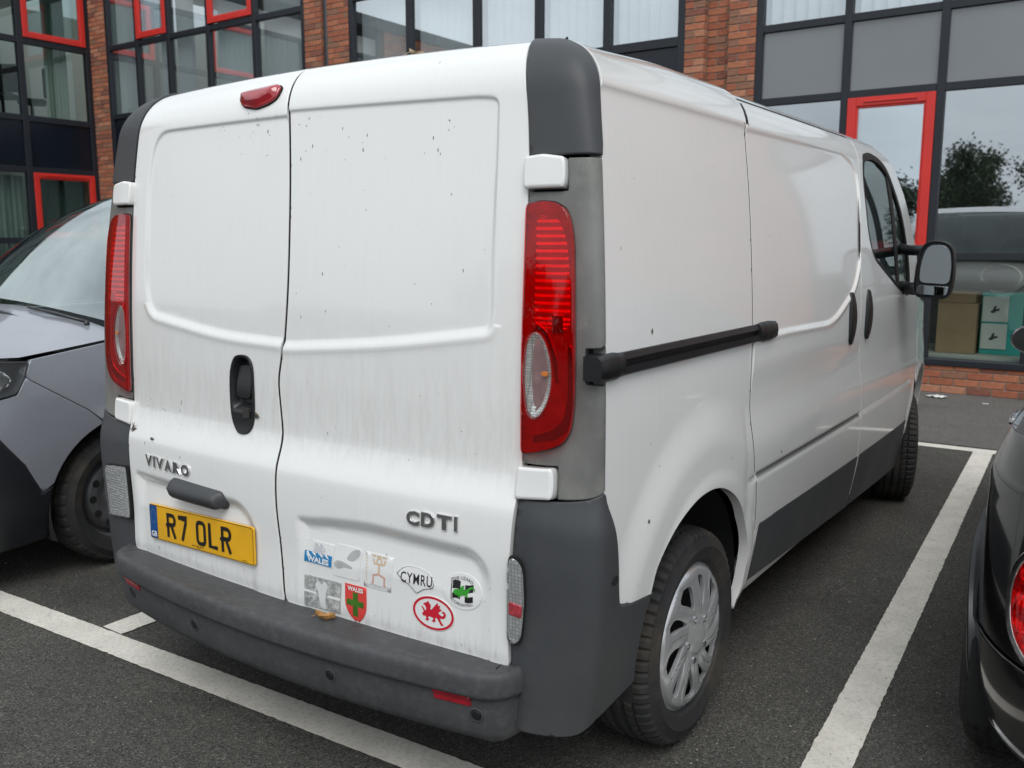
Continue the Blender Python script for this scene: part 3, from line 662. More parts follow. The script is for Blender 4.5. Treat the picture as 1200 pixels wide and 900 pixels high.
dr = panel('rear_door', doorR, rear, whited, VAN, .0125, .03, .0025, (), ddisp(recR, pR), (0, -1, 0), refine=rings(recR, RFS)+rings(pR, (-.03, -.015, 0)))
panel('shut_line_shade', np.concatenate([np.stack([SPLIT(vv)-.025, vv], 1), np.stack([SPLIT(vv)+.025, vv], 1)[::-1]]), rear, gap, VAN, .03, 0, 0, (), lambda u, v: .016*sstep((.95-v)/.13)-.004*np.exp(-((v-.455)/.02)**2)-.0065*sstep((v-1.165)/.018)*sstep((1.818-v)/.012), (0, -1, 0), -.0035); dr['label'] = 'right rear door with the stickers'  # near-black strip just under the skin, painted shade of the door split
dsp = {0: ddisp(recL, pL), 1: ddisp(recR, pR)}
def surf_off(which):       # door surface including its pressed relief
    f0 = dsp[which]
    def g(u, v):
        u = np.asarray(u, float); v = np.asarray(v, float); B = rear(u, v); o = f0(u.ravel(), v.ravel()).reshape(u.shape); B = B.copy(); B[..., 1] -= o; return B
    return g
RL, RR = surf_off(0), surf_off(1)
# door handle recess
panel('handle_bezel', hp, RL, blk, dl, .006, .012, .002, (), lambda u, v: .003-.030*soft(sd(hp_in, np.stack([u, v], 1)), .016)*(sstep((v-.975)/.03)), (0, -1, 0), .003)
panel('handle_lever', rpoly([(-.220, 1.112), (-.160, 1.112), (-.158, 1.015), (-.224, 1.015)], .018), RL, blk, dl, .012, .01, .003, (), lambda u, v: .010*sstep((1.118-v)/.09)-.016, (0, -1, 0), .004)
panel('lock', rpoly([(-.178, .992), (-.150, .992), (-.150, .962), (-.178, .962)], .004), RL, steel, dl, .01, .004, .001, (), None, (0, -1, 0), .012)
# plate grip
gp = rpoly([(-.502, .744, .022), (-.250, .738, .025), (-.238, .70, .03), (-.252, .676, .022), (-.490, .680, .03)], n=6)
panel('grip', gp, RL, plas, dl, .01, .03, .006, (), lambda u, v: .034*soft(sd(gp, np.stack([u, v], 1)), .020)*(.55+.45*sstep((v-.676)/.05)), (0, -1, 0), .012)
# high stop lamp
bp_ = rpoly([(-.225, 1.888), (-.085, 1.897), (-.066, 1.885), (-.070, 1.852), (-.098, 1.838), (-.150, 1.828), (-.205, 1.838), (-.232, 1.862)], .014)
st_ = panel('high_stop_lamp', bp_, rear, redp, dl, .008, .016, .003, (), lambda u, v: .014*soft(sd(bp_, np.stack([u, v], 1)), .022), (0, -1, 0), .010); st_['label'] = 'red high-level stop lamp'
panel('lamp_base', np.array([(-.15, 1.862)])+(bp_-np.array([(-.15, 1.862)]))*1.05, rear, gap, dl, .01, .004, .001, (), None, (0, -1, 0), .003)
# --- number plate (flat, screwed on the pressed recess)
A0 = np.array([-.648, 0, .5745]); PLA = Vector((-.642, 0, 0))
pa = RL(np.array([-.645]), np.array([.576]))[0]; pb = RL(np.array([-.108]), np.array([.597]))[0]
ex = (pb-pa)/np.linalg.norm(pb-pa); nn_ = np.array([ex[1], -ex[0], 0.]); nn_ /= np.linalg.norm(nn_); ez = np.array([0, .0, 1.])
pcz = (pa+pb)/2+nn_*.012
def plate(u, v): u = np.asarray(u, float); v = np.asarray(v, float); return pcz+u[..., None]*ex+v[..., None]*ez
yel = mat('plate_yellow', (.80, .42, .010), .35, coat=.3, var=.05, vscale=12, dirt=(.42, .24, .03), dscale=9, damt=.4); plb = mat('plate_black', (.012, .011, .010), .4); blu = mat('plate_blue', (.006, .075, .26), .35)
pl_ = panel('number_plate', rpoly([(-.268, -.0575), (.268, -.0575), (.268, .0575), (-.268, .0575)], .008), plate, yel, VAN, .03, .006, .001, (), None, (0, -1, 0))
bd_o = rpoly([(-.266, -.0555), (.266, -.0555), (.266, .0555), (-.266, .0555)], .007); bd_i = rpoly([(-.2645, -.054), (.2645, -.054), (.2645, .054), (-.2645, .054)], .006)
panel('border', bd_o, plate, plb, pl_, .03, 0, 0, (bd_i,), None, (0, -1, 0), .0006)
panel('band', rpoly([(-.264, -.0535), (-.224, -.0535), (-.224, .0535), (-.264, .0535)], .003), plate, blu, pl_, .02, 0, 0, (), None, (0, -1, 0), .0007)
wpr = mat('print_white', (.75, .75, .75), .5); dmy = mat('print_pale_blue', (.20, .30, .42), .5)
surf_text('lettering', 'GB', plate, -.244, -.040, .024, wpr, pl_, .0012, offset=.0007)
for k in range(12):
    a = 2*PI*k/12; surf_text('star', '*', plate, -.244+.014*math.cos(a), .018+.022*math.sin(a), .013, dmy, pl_, .0012)
def strokes(segs, w, ox, oy, sx=1., sy=1.):
    mb = []
    for i, s in enumerate(segs):
        pts = np.array(s, float)*[sx, sy]+[ox, oy]; out_l, out_r = [], []
        for j in range(len(pts)):
            d = pts[min(j+1, len(pts)-1)]-pts[max(j-1, 0)]; d /= np.hypot(*d); n = np.array([-d[1], d[0]])*w/2
            k = 1.
            if 0 < j < len(pts)-1:
                a = pts[j]-pts[j-1]; b = pts[j+1]-pts[j]; c = (a@b)/(np.hypot(*a)*np.hypot(*b)); k = 1/max(.5, math.sqrt((1+c)/2))
            out_l.append(pts[j]+n*k); out_r.append(pts[j]-n*k)
        mb.append((np.array(out_l), np.array(out_r)))
    return mb
def arcp(cx, cy, rx, ry, a0, a1, n=7): return [(cx+rx*math.cos(math.radians(a0+(a1-a0)*i/n)), cy+ry*math.sin(math.radians(a0+(a1-a0)*i/n))) for i in range(n+1)]
GL = {  # character strokes in a 50 x 79 mm cell, stroke 12 mm
 'R': [[(6, 0), (6, 79)], [(6.2, 73), (30, 73)]+arcp(31, 57.5, 13, 15.5, 90, -90)+[(6.2, 42)], [(24, 41), (44, 0)]],
 '7': [[(0, 73), (44, 73), (40, 60), (18, 0)]],
 'O': [arcp(19, 60, 13, 13, 180, 90, 4)+arcp(31, 60, 13, 13, 90, 0, 4)+arcp(31, 19, 13, 13, 0, -90, 4)+arcp(19, 19, 13, 13, -90, -180, 4)+[(6, 61)]],
 'L': [[(6, 79), (6, 6), (44, 6)]]}
xx_ = -.170
for ch in 'R7 OLR':
    if ch == ' ': xx_ += .030; continue
    mb = MB()
    for k, (l_, r_) in enumerate(strokes([[(a/1000, b/1000) for a, b in s] for s in GL[ch]], .0125, xx_, -.0395)):
        n = len(l_); q = np.concatenate([l_, r_]); mb.add(plate(q[:, 0], q[:, 1])+nn_*(.0012+.0002*k), [(i, i+1, n+i+1, n+i) for i in range(n-1)])
    if ch == 'R':     # dark screw heads that read as a bar across the stem
        q = ell(xx_+.006, .0, .011, .008, 12); mb.add(plate(q[:, 0], q[:, 1])+nn_*.0022, [tuple(range(12))])
    recalc(mb.build('character', plb, pl_)); xx_ += .0635
for a_, b_, z_, h_ in ((-.038, -.022, -.0455, .0022), (-.018, .0, -.0455, .0022), (.004, .022, -.0455, .0022), (-.012, .006, -.050, .0014), (.212, .236, -.0495, .0014)): panel('small_print', np.array([(a_, z_), (b_, z_), (b_, z_+h_), (a_, z_+h_)]), plate, plb, pl_, .004, 0, 0, (), None, (0, -1, 0), .0011)
# --- badges in chrome letters
def badge(s, fn, u0, v0, u1, v1, size, sxs=1.):
    wd = [dict(I=.36, V=1.0, A=1.0, R=.92, O=1.05, C=.92, D=.96, T=1.02)[c] for c in s]; k = (u1-u0)/sum(wd); acc = 0
    for i, c in enumerate(s):
        t = (acc+wd[i]/2)/sum(wd); acc += wd[i]; o = surf_text('badge_letter', c, fn, u0+(u1-u0)*t, v0+(v1-v0)*t, size, chrome, VAN, .0005, .0022, .0010, .0019, width=wd[i]*k*(.88 if c != 'I' else .55)*sxs, height=size*.72)
        o['label'] = 'chrome letter %s' % c
badge('VIVARO', RL, -.655, .776, -.408, .773, .050); badge('CDTI', RR, .456, .782, .618, .789, .052)
# --- stickers (flat print laid on the pressed door skin)
stw = mat('sticker_white', (.74, .74, .73), .4, var=.03, vscale=30); stp = mat('sticker_pale', (.66, .665, .66), .4, var=.03)
sblue = mat('print_blue', (.012, .20, .46), .45); sblk = mat('print_black', (.012, .012, .013), .45); sred = mat('print_red', (.55, .010, .028), .45); sred2 = mat('print_coral', (.66, .055, .045), .45)
sgrn = mat('print_green', (.035, .30, .025), .45, var=.25, vscale=60); sdgr = mat('print_dark_green', (.045, .14, .012), .45, var=.3, vscale=40); sgry = mat('print_grey', (.42, .43, .43), .5, var=.1, vscale=40); spnk = mat('print_faded_red', (.62, .33, .26), .5); soch = mat('print_faded_ochre', (.62, .45, .28), .5)
def sticker(poly, m, label): o = panel('sticker', poly, RR, m, VAN, .02, .0012, .0006, (), None, (0, -1, 0), .0018); o['label'] = label; return o
def pr(par, poly, m, k=1, nm='emblem', holes=(), res=.012): return panel(nm, np.asarray(poly, float), RR, m, par, res, 0, 0, holes, None, (0, -1, 0), .0018+.0005*k)
def prt(par, s, u, v, size, m, k=2, **kw): return surf_text('lettering', s, RR, u, v, size, m, par, .0018+.0005*k, **kw)
T_ = lambda pts, cx, cy, s, rot=0.: (np.array(pts, float)@np.array([[math.cos(rot), math.sin(rot)], [-math.sin(rot), math.cos(rot)]]))*s+[cx, cy]
s1 = sticker(rpoly([(.083, .5915), (.189, .5915), (.196, .655), (.089, .656)], .002), stw, 'white and blue WALES sticker with a faded dragon')
pr(s1, rpoly([(.0845, .593), (.1875, .593), (.1905, .624), (.087, .624)], .001), sblue, 1, 'band'); prt(s1, 'WALES', .137, .6035, .020, wpr, 2, offset=.0009, width=.082)
DR = [(-48, -12), (-40, -2), (-46, 10), (-52, 18), (-44, 17), (-36, 8), (-30, 2), (-28, 14), (-34, 24), (-44, 28), (-36, 33), (-26, 38), (-18, 46), (-16, 38), (-8, 32), (-6, 22), (-10, 12), (-2, 14), (6, 24), (16, 36), (26, 46), (28, 34), (38, 36), (34, 24), (46, 22), (36, 12), (28, 8), (36, 0), (46, -4), (54, 2), (52, 10), (44, 8), (48, 16), (58, 16), (64, 6), (62, -4), (54, -12), (44, -14), (36, -12), (42, -26), (54, -38), (44, -42), (36, -34), (28, -22), (20, -14), (14, -18), (16, -30), (6, -36), (-2, -30), (6, -26), (4, -18), (-10, -16), (-20, -18), (-14, -30), (-24, -36), (-34, -30), (-26, -26), (-32, -16), (-40, -20)]
pr(s1, T_(DR, .138, .634, .00040), mat('print_ghost', (.52, .53, .55), .5), 2)
for i, x in enumerate((.112, .138, .160)): pr(s1, [(x, .6235), (x+.012, .6235), (x+.020, .613), (x+.012, .6155)], wpr, 3)
s2 = sticker(rpoly([(.192, .574), (.288, .5745), (.295, .662), (.206, .663)], .012), stw, 'blank white sticker with faint grey smudges')
pr(s2, spl([(.198, .604), (.206, .616), (.226, .618), (.262, .610), (.258, .604), (.236, .604), (.214, .596)], 5), sgry, 1, 'smudge'); pr(s2, spl([(.244, .628), (.262, .652), (.286, .658), (.288, .644), (.268, .626)], 5), sgry, 1, 'smudge')
s3 = sticker(rpoly([(.303, .567), (.397, .5675), (.404, .6595), (.309, .6605)], .002), stw, 'white sticker with a faded red stick figure')
FIG = [[(-20, 34), (-16, 22), (-6, 22)], [(20, 36), (17, 24), (6, 22)], [(0, 22), (0, -4)], [(-2, -4), (-18, -8), (-20, -28)], [(2, -4), (20, -10), (18, -30)], [(-24, -30), (-18, -30)], [(16, -32), (24, -32)]]
for i, (l_, r_) in enumerate(strokes([[(a*.001, b*.001) for a, b in s] for s in FIG], .0045, .356, .612)): pr(s3, np.concatenate([l_, r_[::-1]]), spnk if i > 2 else soch, 1+i % 3, 'figure')
pr(s3, ell(.356, .642, .010, .010, 20), soch, 2, 'figure', (ell(.356, .642, .006, .006, 14),)); prt(s3, 'LANZAROTE', .354, .5755, .0105, sgry, 2, width=.072)
for a_, b_ in ((.332, .344), (.347, .362), (.365, .380)): pr(s3, [(a_, .6525), (b_, .6525), (b_, .6565), (a_, .6565)], soch, 2, 'small_print')
for k in range(8): pr(s3, [(.3125, .585+k*.008), (.3155, .585+k*.008), (.3155, .590+k*.008), (.3125, .590+k*.008)], soch, 1, 'border_print')
cym = np.concatenate([spl([(.414, .624), (.436, .643), (.462, .650), (.495, .648), (.522, .637), (.535, .618), (.531, .606)], 6, False), np.array([(.505, .599), (.480, .583), (.455, .602), (.430, .613)])])
s4 = sticker(cym, stw, 'torn oval CYMRU sticker'); s4o = (cym-cym.mean(0))*.94+cym.mean(0)
pr(s4, (cym-cym.mean(0))*.985+cym.mean(0), sblk, 1, 'border', ((cym-cym.mean(0))*.955+cym.mean(0),)); prt(s4, 'CYMRU', .479, .6205, .036, sblk, 2, offset=.0002, width=.100, height=.027, rot=.03, spacing=1.12)
s5 = sticker(ell(.620, .617, .058, .0455, 56), stw, 'white oval sticker with a green lizard over a black and white flag')
prt(s5, 'THE LIZARD', .620, .6505, .0115, sblk, 2, arc=.055); prt(s5, 'CORNWALL', .620, .5835, .0115, sblk, 2, arc=-.055)
pr(s5, [(.5865, .592), (.589, .592), (.589, .645), (.5865, .645)], sblk, 1, 'flag_pole')
fl = lambda x0, x1, z0, z1: np.concatenate([[(x, z0+.003*math.sin((x-.59)*110)) for x in lin(x0, x1, 8)], [(x, z1+.003*math.sin((x-.59)*110)) for x in lin(x1, x0, 8)]])
for q in ((.591, .614, .619, .640), (.591, .614, .595, .609), (.628, .652, .619, .638), (.628, .652, .594, .609)): pr(s5, fl(*q), sblk, 1, 'flag')
pr(s5, spl([(.594, .613), (.600, .620), (.612, .622), (.618, .630), (.626, .632), (.624, .625), (.632, .624), (.640, .630), (.650, .634), (.657, .628), (.657, .622), (.653, .628), (.645, .627), (.640, .619), (.636, .612), (.640, .604), (.634, .606), (.629, .609), (.618, .607), (.610, .600), (.608, .606), (.600, .607)], 4), sgrn, 3, 'lizard')
s6 = sticker(ell(.5325, .5425, .0655, .0445, 56), stw, 'white oval sticker with a red dragon in a red ring')
pr(s6, ell(.5325, .5425, .0635, .0428, 56), sred, 1, 'ring', (ell(.5325, .5425, .0565, .0368, 56),)); pr(s6, T_(DR, .530, .543, .00066), sred, 2, 'dragon')
s7 = sticker(rpoly([(.080, .462), (.2165, .4685), (.224, .558), (.084, .5535)], .002), sgry, 'worn grey and white flag sticker')
wn = mat('worn_print', (.30, .31, .30), .6, var=.5, vscale=90, dirt=(.68, .69, .67), dscale=48, damt=1.)
pr(s7, [(.083, .464), (.2145, .4705), (.2215, .5555), (.0865, .5515)], wn, 1, 'print'); pr(s7, [(.083, .513), (.130, .512), (.130, .505), (.083, .506)], stw, 2, 'print'); pr(s7, [(.172, .512), (.220, .514), (.220, .506), (.172, .505)], stw, 2, 'print')
pr(s7, spl([(.150, .470), (.140, .495), (.136, .515), (.126, .530), (.135, .545), (.150, .538), (.160, .548), (.172, .538), (.166, .515), (.164, .490), (.166, .472)], 4), stp, 2, 'print')
s8 = sticker(np.concatenate([[(.312, .5615), (.236, .5605), (.236, .512)], spl([(.238, .500), (.250, .478), (.270, .459)], 5, False), [(.279, .464), (.283, .459)], spl([(.300, .476), (.310, .495), (.312, .515)], 5, False)]), sred2, 'red shield sticker with a green cross')
prt(s8, 'WALES', .274, .5505, .0165, wpr, 2, offset=.0006, width=.055); pr(s8, [(.265, .476), (.283, .476), (.283, .503), (.303, .503), (.303, .520), (.283, .520), (.283, .541), (.265, .541), (.265, .520), (.243, .520), (.243, .503), (.265, .503)], sdgr, 1, 'cross')

# --- corners, lamps, hinges (both sides)
LAMP = rpoly([(.004, 1.5465), (.085, 1.552), (.19, 1.549), (.285, 1.534, .03), (.336, 1.506, .03), (.362, 1.46, .04), (.362, 1.41, .05), (.362, 1.20, .1), (.352, 1.09, .05), (.325, 1.045, .03), (.27, 1.018, .03), (.205, 1.003), (.10, .988), (.004, .977)], .02)
LAMP_in = LAMP.copy(); _c = np.array([.17, 1.265]); LAMP_in = _c+(LAMP-_c)*[.93, .965]
CLR = spl([(.026, 1.228), (.050, 1.254), (.090, 1.260), (.136, 1.240), (.172, 1.198), (.180, 1.155), (.160, 1.112), (.116, 1.078), (.068, 1.066), (.032, 1.088), (.016, 1.160)], 5)
MID = rpoly([(.004, 1.574, .002), (.292, 1.5735, .004), (.300, 1.646, .004), (1.0, 1.6455, .003), (1.0, .909, .004), (.222, .880, .004), (.212, .957, .006), (.004, .952, .002)], .004)
POCK = rpoly([(.445, 1.232, .02), (1.06, 1.236, .004), (1.06, 1.143, .004), (.440, 1.146, .02)], .02)
LOWs = [(.0, .868, .002), (.21, .876, .004), (.90, .906, .006), (.985, .902, .03), (1.06, .845, .02), (1.135, .765, .05), (1.17, .650, .05), (1.20, .615, .05), (1.40, .600, .1), (1.79, .587, .01)]
arcp2 = [(.407, .587), (.395, .55), (.385, .50), (.381, .45), (.385, .40), (.395, .36)]
LOW = LOWs+[(1+(y-float(YS(z)))/.3, z, .004) for y, z in arcp2[1:]]+[(1.62, .352, .03), (1.17, .338, .05), (.60, .320, .05), (.15, .306, .03), (.0, .302, .01)]
LOW = rpoly(LOW, .01)
def ribs(u, v): return .0020*np.sin(v*2*PI/.0165)*(v > 1.30)+.002*np.sin(v*2*PI/.011)*(v <= 1.30)
for sx in (1, -1):
    S_, C_ = VM(sx); H = (sx*.7, -.7, 0)
    panel('corner_cap', rpoly([(.004, 1.6545), (1.0, 1.6515), (1.0, 2.012), (.004, 2.004)], .004), C_, plas, VAN, .02, .010, .004, (), None, H, .006, asp=.26)
    mid = panel('pillar_panel', MID, C_, plasm, VAN, .02, .03, .003, (() if sx < 0 else (rpoly([(.46, 1.229, .02), (.97, 1.232, .004), (.97, 1.147, .004), (.455, 1.149, .02)], .02),)), None, H, .002, asp=.26)
    lam = panel('tail_lamp', LAMP, C_, red_dk, VAN, .012, .004, .001, (), None, H, .008, asp=.26)
    lam['label'] = 'tall red tail lamp with a clear reversing light'
    panel('reflector', rpoly([(.06, 1.522), (.22, 1.512), (.29, 1.46), (.315, 1.36), (.315, 1.27), (.06, 1.27)], .03), C_, red_in, lam, .0055, .004, .001, (), ribs, H, .009, asp=.26)
    panel('reflector', rpoly([(.175, 1.300), (.262, 1.300), (.262, 1.262), (.175, 1.262)], .004), C_, silver, lam, .0055, .004, .001, (), None, H, .0125, asp=.26)
    ring = np.array([(.335, 1.235), (.345, 1.10), (.30, 1.045), (.20, 1.020), (.06, 1.006), (.06, 1.024), (.18, 1.043), (.26, 1.068), (.295, 1.12), (.290, 1.235)])
    panel('reflector', rpoly(ring, .02), C_, silver, lam, .008, .004, .001, (), None, H, .010, asp=.26)
    ring2 = np.array([(.05, 1.262), (.085, 1.280), (.15, 1.262), (.215, 1.205), (.225, 1.15), (.20, 1.15), (.185, 1.195), (.135, 1.25), (.085, 1.266), (.05, 1.252)])
    panel('reflector', rpoly(ring2, .01), C_, silver, lam, .008, .004, .001, (), None, H, .012, asp=.26)
    panel('reflector', CLR, C_, pr_rev, lam, .008, .004, .001, (), lambda u, v: -.011*soft(sd(CLR*[.26, 1], np.stack([u*.26, v], 1)), .020), H, .013, asp=.26)
    panel('bulb', ell(.135, 1.168, .022, .006, 16), C_, amber, lam, .01, .002, .001, (), None, H, .0175, asp=.26)
    panel('lens', LAMP, C_, lens_r, lam, .012, .012, .004, (CLR,), None, H, .020, asp=.26)
    panel('clear_lens', CLR, C_, lens_c, lam, .02, .006, .002, (), None, H, .021, asp=.26)
    rim = panel('lamp_seal', _c+(LAMP-_c)*[1.035, 1.010]-[0.005, 0], C_, gap, lam, .012, .001, .0005, (), None, H, .0045, asp=.26)
    hu = rpoly([(-.035, 1.580), (.285, 1.5805), (.295, 1.646), (.10, 1.655), (-.035, 1.650)], .03)
    for q, nm in ((hu, 'hinge_cover'), (rpoly([(-.035, .868), (.205, .880), (.200, .952), (-.035, .945)], .03), 'hinge_cover')):
        panel(nm, q, C_, whitec, VAN, .008, .03, .008, (), None, H, .020, asp=.26)
    low = panel('corner_bumper', LOW, C_, plas, VAN, .02, .03, .004, (), lambda u, v: .012*sstep((.90-v)/.10)*sstep(u/.10), H, .006, asp=.26)
    FG = rpoly([(.002, .735), (.045, .732), (.078, .712), (.088, .63), (.075, .545), (.05, .525), (.002, .530)] if sx > 0 else [(.012, .732), (.30, .722), (.36, .70), (.34, .57), (.30, .552), (.012, .560)], .02)
    fg = panel('fog_lamp' if sx > 0 else 'reversing_lamp', FG, C_, pr_fog, VAN, .01, .004, .002, (), None, H, .027, asp=.26)
    if sx > 0: panel('bulb', rpoly([(.010, .628), (.080, .622), (.078, .592), (.010, .596)], .008), C_, mat('red_prism', (.62, .06, .08), .3, .3, var=.5, vscale=90), fg, .01, .002, .001, (), None, H, .030, asp=.26)
    panel('lens', FG, C_, lens_c, fg, .02, .018, .003, (), None, H, .035, asp=.26)
    panel('lamp_seal', (FG-FG.mean(0))*1.06+FG.mean(0), C_, gap, fg, .015, .008, .0005, (), None, H, .0255, asp=.26)
    if sx > 0: panel('bolt_hole', ell(1.075, .693, .05, .011, 14), C_, gap, low, .01, .002, .0008, (), None, H, .0205, asp=.26)
    # --- side of the body
    pf = interp([(.30, 1.152), (.60, 1.148), (.90, 1.085), (1.2, 1.10), (1.5, 1.12), (1.75, 1.15), (1.82, 1.165), (1.9, 1.19), (2.07, 1.19)])
    ARC = [tuple(q_) for q_ in spl([(.412, .590), (.447, .660), (.550, .738), (.688, .780), (.840, .768), (.985, .690), (1.090, .545), (1.117, .40), (1.110, .30)], 6, False)]
    vs = lin(.91, 2.065, 50); rear_e = [(float(YS(v))+.002, v) for v in vs][::-1]
    low_e = [(float(YS(z))+(t-1)*.3+.001, z+.001) for t, z, *_ in LOWs[3:]]
    q = np.array(rear_e+low_e+ARC+[(1.152, .30)]+[(float(pf(v))-.0035, v) for v in lin(.33, 2.065, 70)])
    GR = 1.13
    def bdisp(y, v):
        r = np.hypot(y-.772, v-.42)+.009; r2 = np.hypot(y-3.91, v-.41)
        d = .008*sstep((v-1.795)/.022)+np.maximum(.013*sstep((.98-v)/.16)*sstep((v-.28)/.1)*sstep((y-.72)/.3), .015*sstep((.63-r)/.15)*(1-sstep((y-1.0)/.2)))
        d = d+.005*sstep(1-(r-.374)/.05)+.008*sstep(1-(r2-.374)/.07)
        g = sstep((y-1.05)/.06)*sstep((3.52-y)/.06)
        return d-.007*np.exp(-((v-.741)/.007)**2)*g+.004*sstep((.741-v)/.004)*g
    bs = panel('body_side', q, S_, white, VAN, .013, .03, .0012, (), bdisp, (sx, 0, 0)); bs['label'] = 'white rear quarter panel'
    ed = interp([(.30, 2.44), (.76, 2.40), (1.06, 2.365), (1.4, 2.375), (1.7, 2.44), (1.8, 2.47), (1.92, 2.50)])
    srec = rpoly([(1.0, 1.806, .01), (2.24, 1.820, .05), (2.43, 1.775, .14), (2.385, 1.40, .3), (2.27, 1.27, .15), (1.95, 1.157, .12), (1.42, 1.168, .05), (1.0, 1.168, .01)], n=9)
    va = lin(.345, 1.905, 70)
    sdl = np.array([(float(pf(v))+.0035, v) for v in va][::-1]+[(1.14, .345), (float(ed(.345))-.004, .345)]+[(float(ed(v))-.004, v) for v in va])
    def sdisp(y, v):
        d = sd(srec, np.stack([y, v], 1)); r = bdisp(y, v)-.008*sstep((v-1.795)/.022)
        return r+.006*(1-soft(d, .018))*sstep((v-1.0)/.1)*1.0+.0035*np.exp(-((d-.004)/.009)**2)*(v < 1.74)*(v > 1.0)
    sdo = panel('sliding_door', sdl, S_, white, VAN, .016, .03, .0012, (), sdisp, (sx, 0, 0), refine=rings(srec, RFS))
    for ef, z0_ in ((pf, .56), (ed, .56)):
        vq = lin(z0_, 1.89, 30); panel('shut_line_shade', np.concatenate([np.stack([ef(vq)-.02, vq], 1), np.stack([ef(vq)+.02, vq], 1)[::-1]]), S_, rub, VAN, .02, 0, 0, (), (bdisp if ef is pf else (lambda y, v: bdisp(y, v)-.008*sstep((v-1.795)/.022)+.006*sstep((v-1.0)/.2))), (sx, 0, 0), -.0008 if ef is pf else -.002)  # black strips almost flush in the gaps, standing in for shut-line shade
    panel('shut_line_shade', np.array([(1.20, 1.893), (2.49, 1.893), (2.49, 1.923), (1.20, 1.923)]), S_, rub, VAN, .02, 0, 0, (), bdisp, (sx, 0, 0), -.0045); sdo['label'] = 'sliding side door'  # same painted gap shade along the sliding door's top edge
    # cab door with its window
    win = rpoly([(2.56, 1.835, .05), (2.74, 1.862, .06), (2.92, 1.842, .1), (3.07, 1.785, .1), (3.30, 1.58, .2), (3.42, 1.35, .1), (3.44, 1.205, .03), (3.34, 1.190, .05), (3.08, 1.245, .3), (2.60, 1.392, .10), (2.515, 1.50, .08), (2.50, 1.70, .1)], .04)
    cdo = np.array([(float(ed(v))+.004, v) for v in lin(.345, 1.90, 60)][::-1]+[(2.5, .345), (3.50, .345), (3.515, .45)]+[(3.91-.378*math.cos(rad(a)), .41+.378*math.sin(rad(a))) for a in lin(8, 35, 8)]+[(3.66, .80), (3.76, 1.0), (3.78, 1.17), (3.60, 1.45), (3.36, 1.70), (3.18, 1.83), (2.95, 1.92), (2.70, 1.94)])
    cd = panel('cab_door', cdo, S_, white, VAN, .018, .03, .0012, (win,), lambda y, v: bdisp(y, v)-.008*sstep((v-1.795)/.022)+.006*sstep((v-1.0)/.2), (sx, 0, 0))
    cw = win.mean(0); win2 = cw+(win-cw)*[.93, .90]
    panel('window_seal', cw+(win-cw)*1.012, S_, rub, cd, .03, .02, .003, (win2,), None, (sx, 0, 0), .004)
    panel('window_pane', cw+(win-cw)*[.96, .95], S_, vang, cd, .05, 0, 0, (), None, (sx, 0, 0), -.004)
    panel('pillar', rpoly([(3.02, 1.79), (3.09, 1.75), (3.17, 1.23), (3.11, 1.25)], .005), S_, rub, cd, .03, .012, .002, (), None, (sx, 0, 0), .000)
    for yc, tl, par in ((2.205, -.06, sdo), (2.475, -.08, cd)):
        hq = T_(np.array([(0, 100), (20, 92), (32, 50), (34, 0), (28, -60), (8, -98), (-10, -100), (-30, -80), (-34, -20), (-30, 50), (-16, 92)]), yc, 1.16, .00105, tl)
        panel('handle', spl(hq, 4), S_, blk, par, .015, .02, .005, (), lambda y, v: .010*np.cos((v-1.16)*14), (sx, 0, 0), .012)
    # sill trim
    for a, b, par in ((1.165, float(ed(.45))-.006, sdo), (float(ed(.45))+.006, 3.50, cd)):
        panel('sill_trim', rpoly([(a+.02, .575-.0165*(a-1.165), .02), (b, .575-.0165*(b-1.165), .008), (b, .375-.045*(b-1.165), .01), (a, .378-.045*(a-1.165), .01)], .01), S_, plas, par, .03, .03, .006, (), None, (sx, 0, 0), .020)
    panel('sill', rpoly([(1.14, .42), (3.50, .33), (3.49, .262), (1.16, .362)], .008), S_, white, VAN, .04, .05, .004, (), None, (sx, 0, 0), -.004)
    # rail of the sliding door
    if sx < 0: continue_rail = False
    else: continue_rail = True
    def RS(y, w): return S_(y, 1.185+w+.004*0*y)
    if continue_rail:
        rl = MB()
        def strip(y0, y1, prof, n=24):
            P_ = []
            for y in lin(y0, y1, n):
                c = S_(np.array([y]), np.array([1.187]))[0]; P_.append([(c[0]+sx*a, y, 1.187+b) for a, b in prof])
            return np.array(P_)
        pr_ = [(-.03, -.025), (.010, -.025), (.016, -.021), (.015, -.006), (.001, -.003), (.001, .005), (.013, .009), (.014, .013), (.006, .027), (-.03, .028)]
        rail = recalc(grid('door_rail', strip(.20, 1.13, pr_), blk, VAN, False))
        cp = MB(); y0 = .125
        for (a, b, e) in ((.135, .245, .030), (1.125, 1.275, .034)):
            P_ = []; n = 9
            for i in range(n):
                y = a+(b-a)*i/(n-1); k = 1.0 if (.2 < i/(n-1) < .8) else .90; cx = abs((C_(np.array([1+(y-float(YS(1.187)))/.3]), np.array([1.187]))[0])[0]) if y < .2 else abs(S_(np.array([y]), np.array([1.187]))[0][0])
                P_.append([(sx*(cx+q_*k), y, 1.187+w_*k) for q_, w_ in ((-.03, -.029), (.012, -.029), (.021, -.020), (.023, 0), (.020, .020), (.011, .031), (-.03, .031))])
            recalc(grid('rail_end_cap', np.array(P_), blk, rail, True)); 
            for r_ in (P_[0], P_[-1]): recalc(mk('rail_end_cap', r_, [tuple(range(len(r_)))], blk, rail))
        grid('rail_pocket', np.array([[(sx*(abs(C_(np.array([t]), np.array([z]))[0][0])-.03), C_(np.array([t]), np.array([z]))[0][1]+.012, z) for z in (1.13, 1.25)] for t in lin(.40, 1.1, 8)]), gap, mid, True)
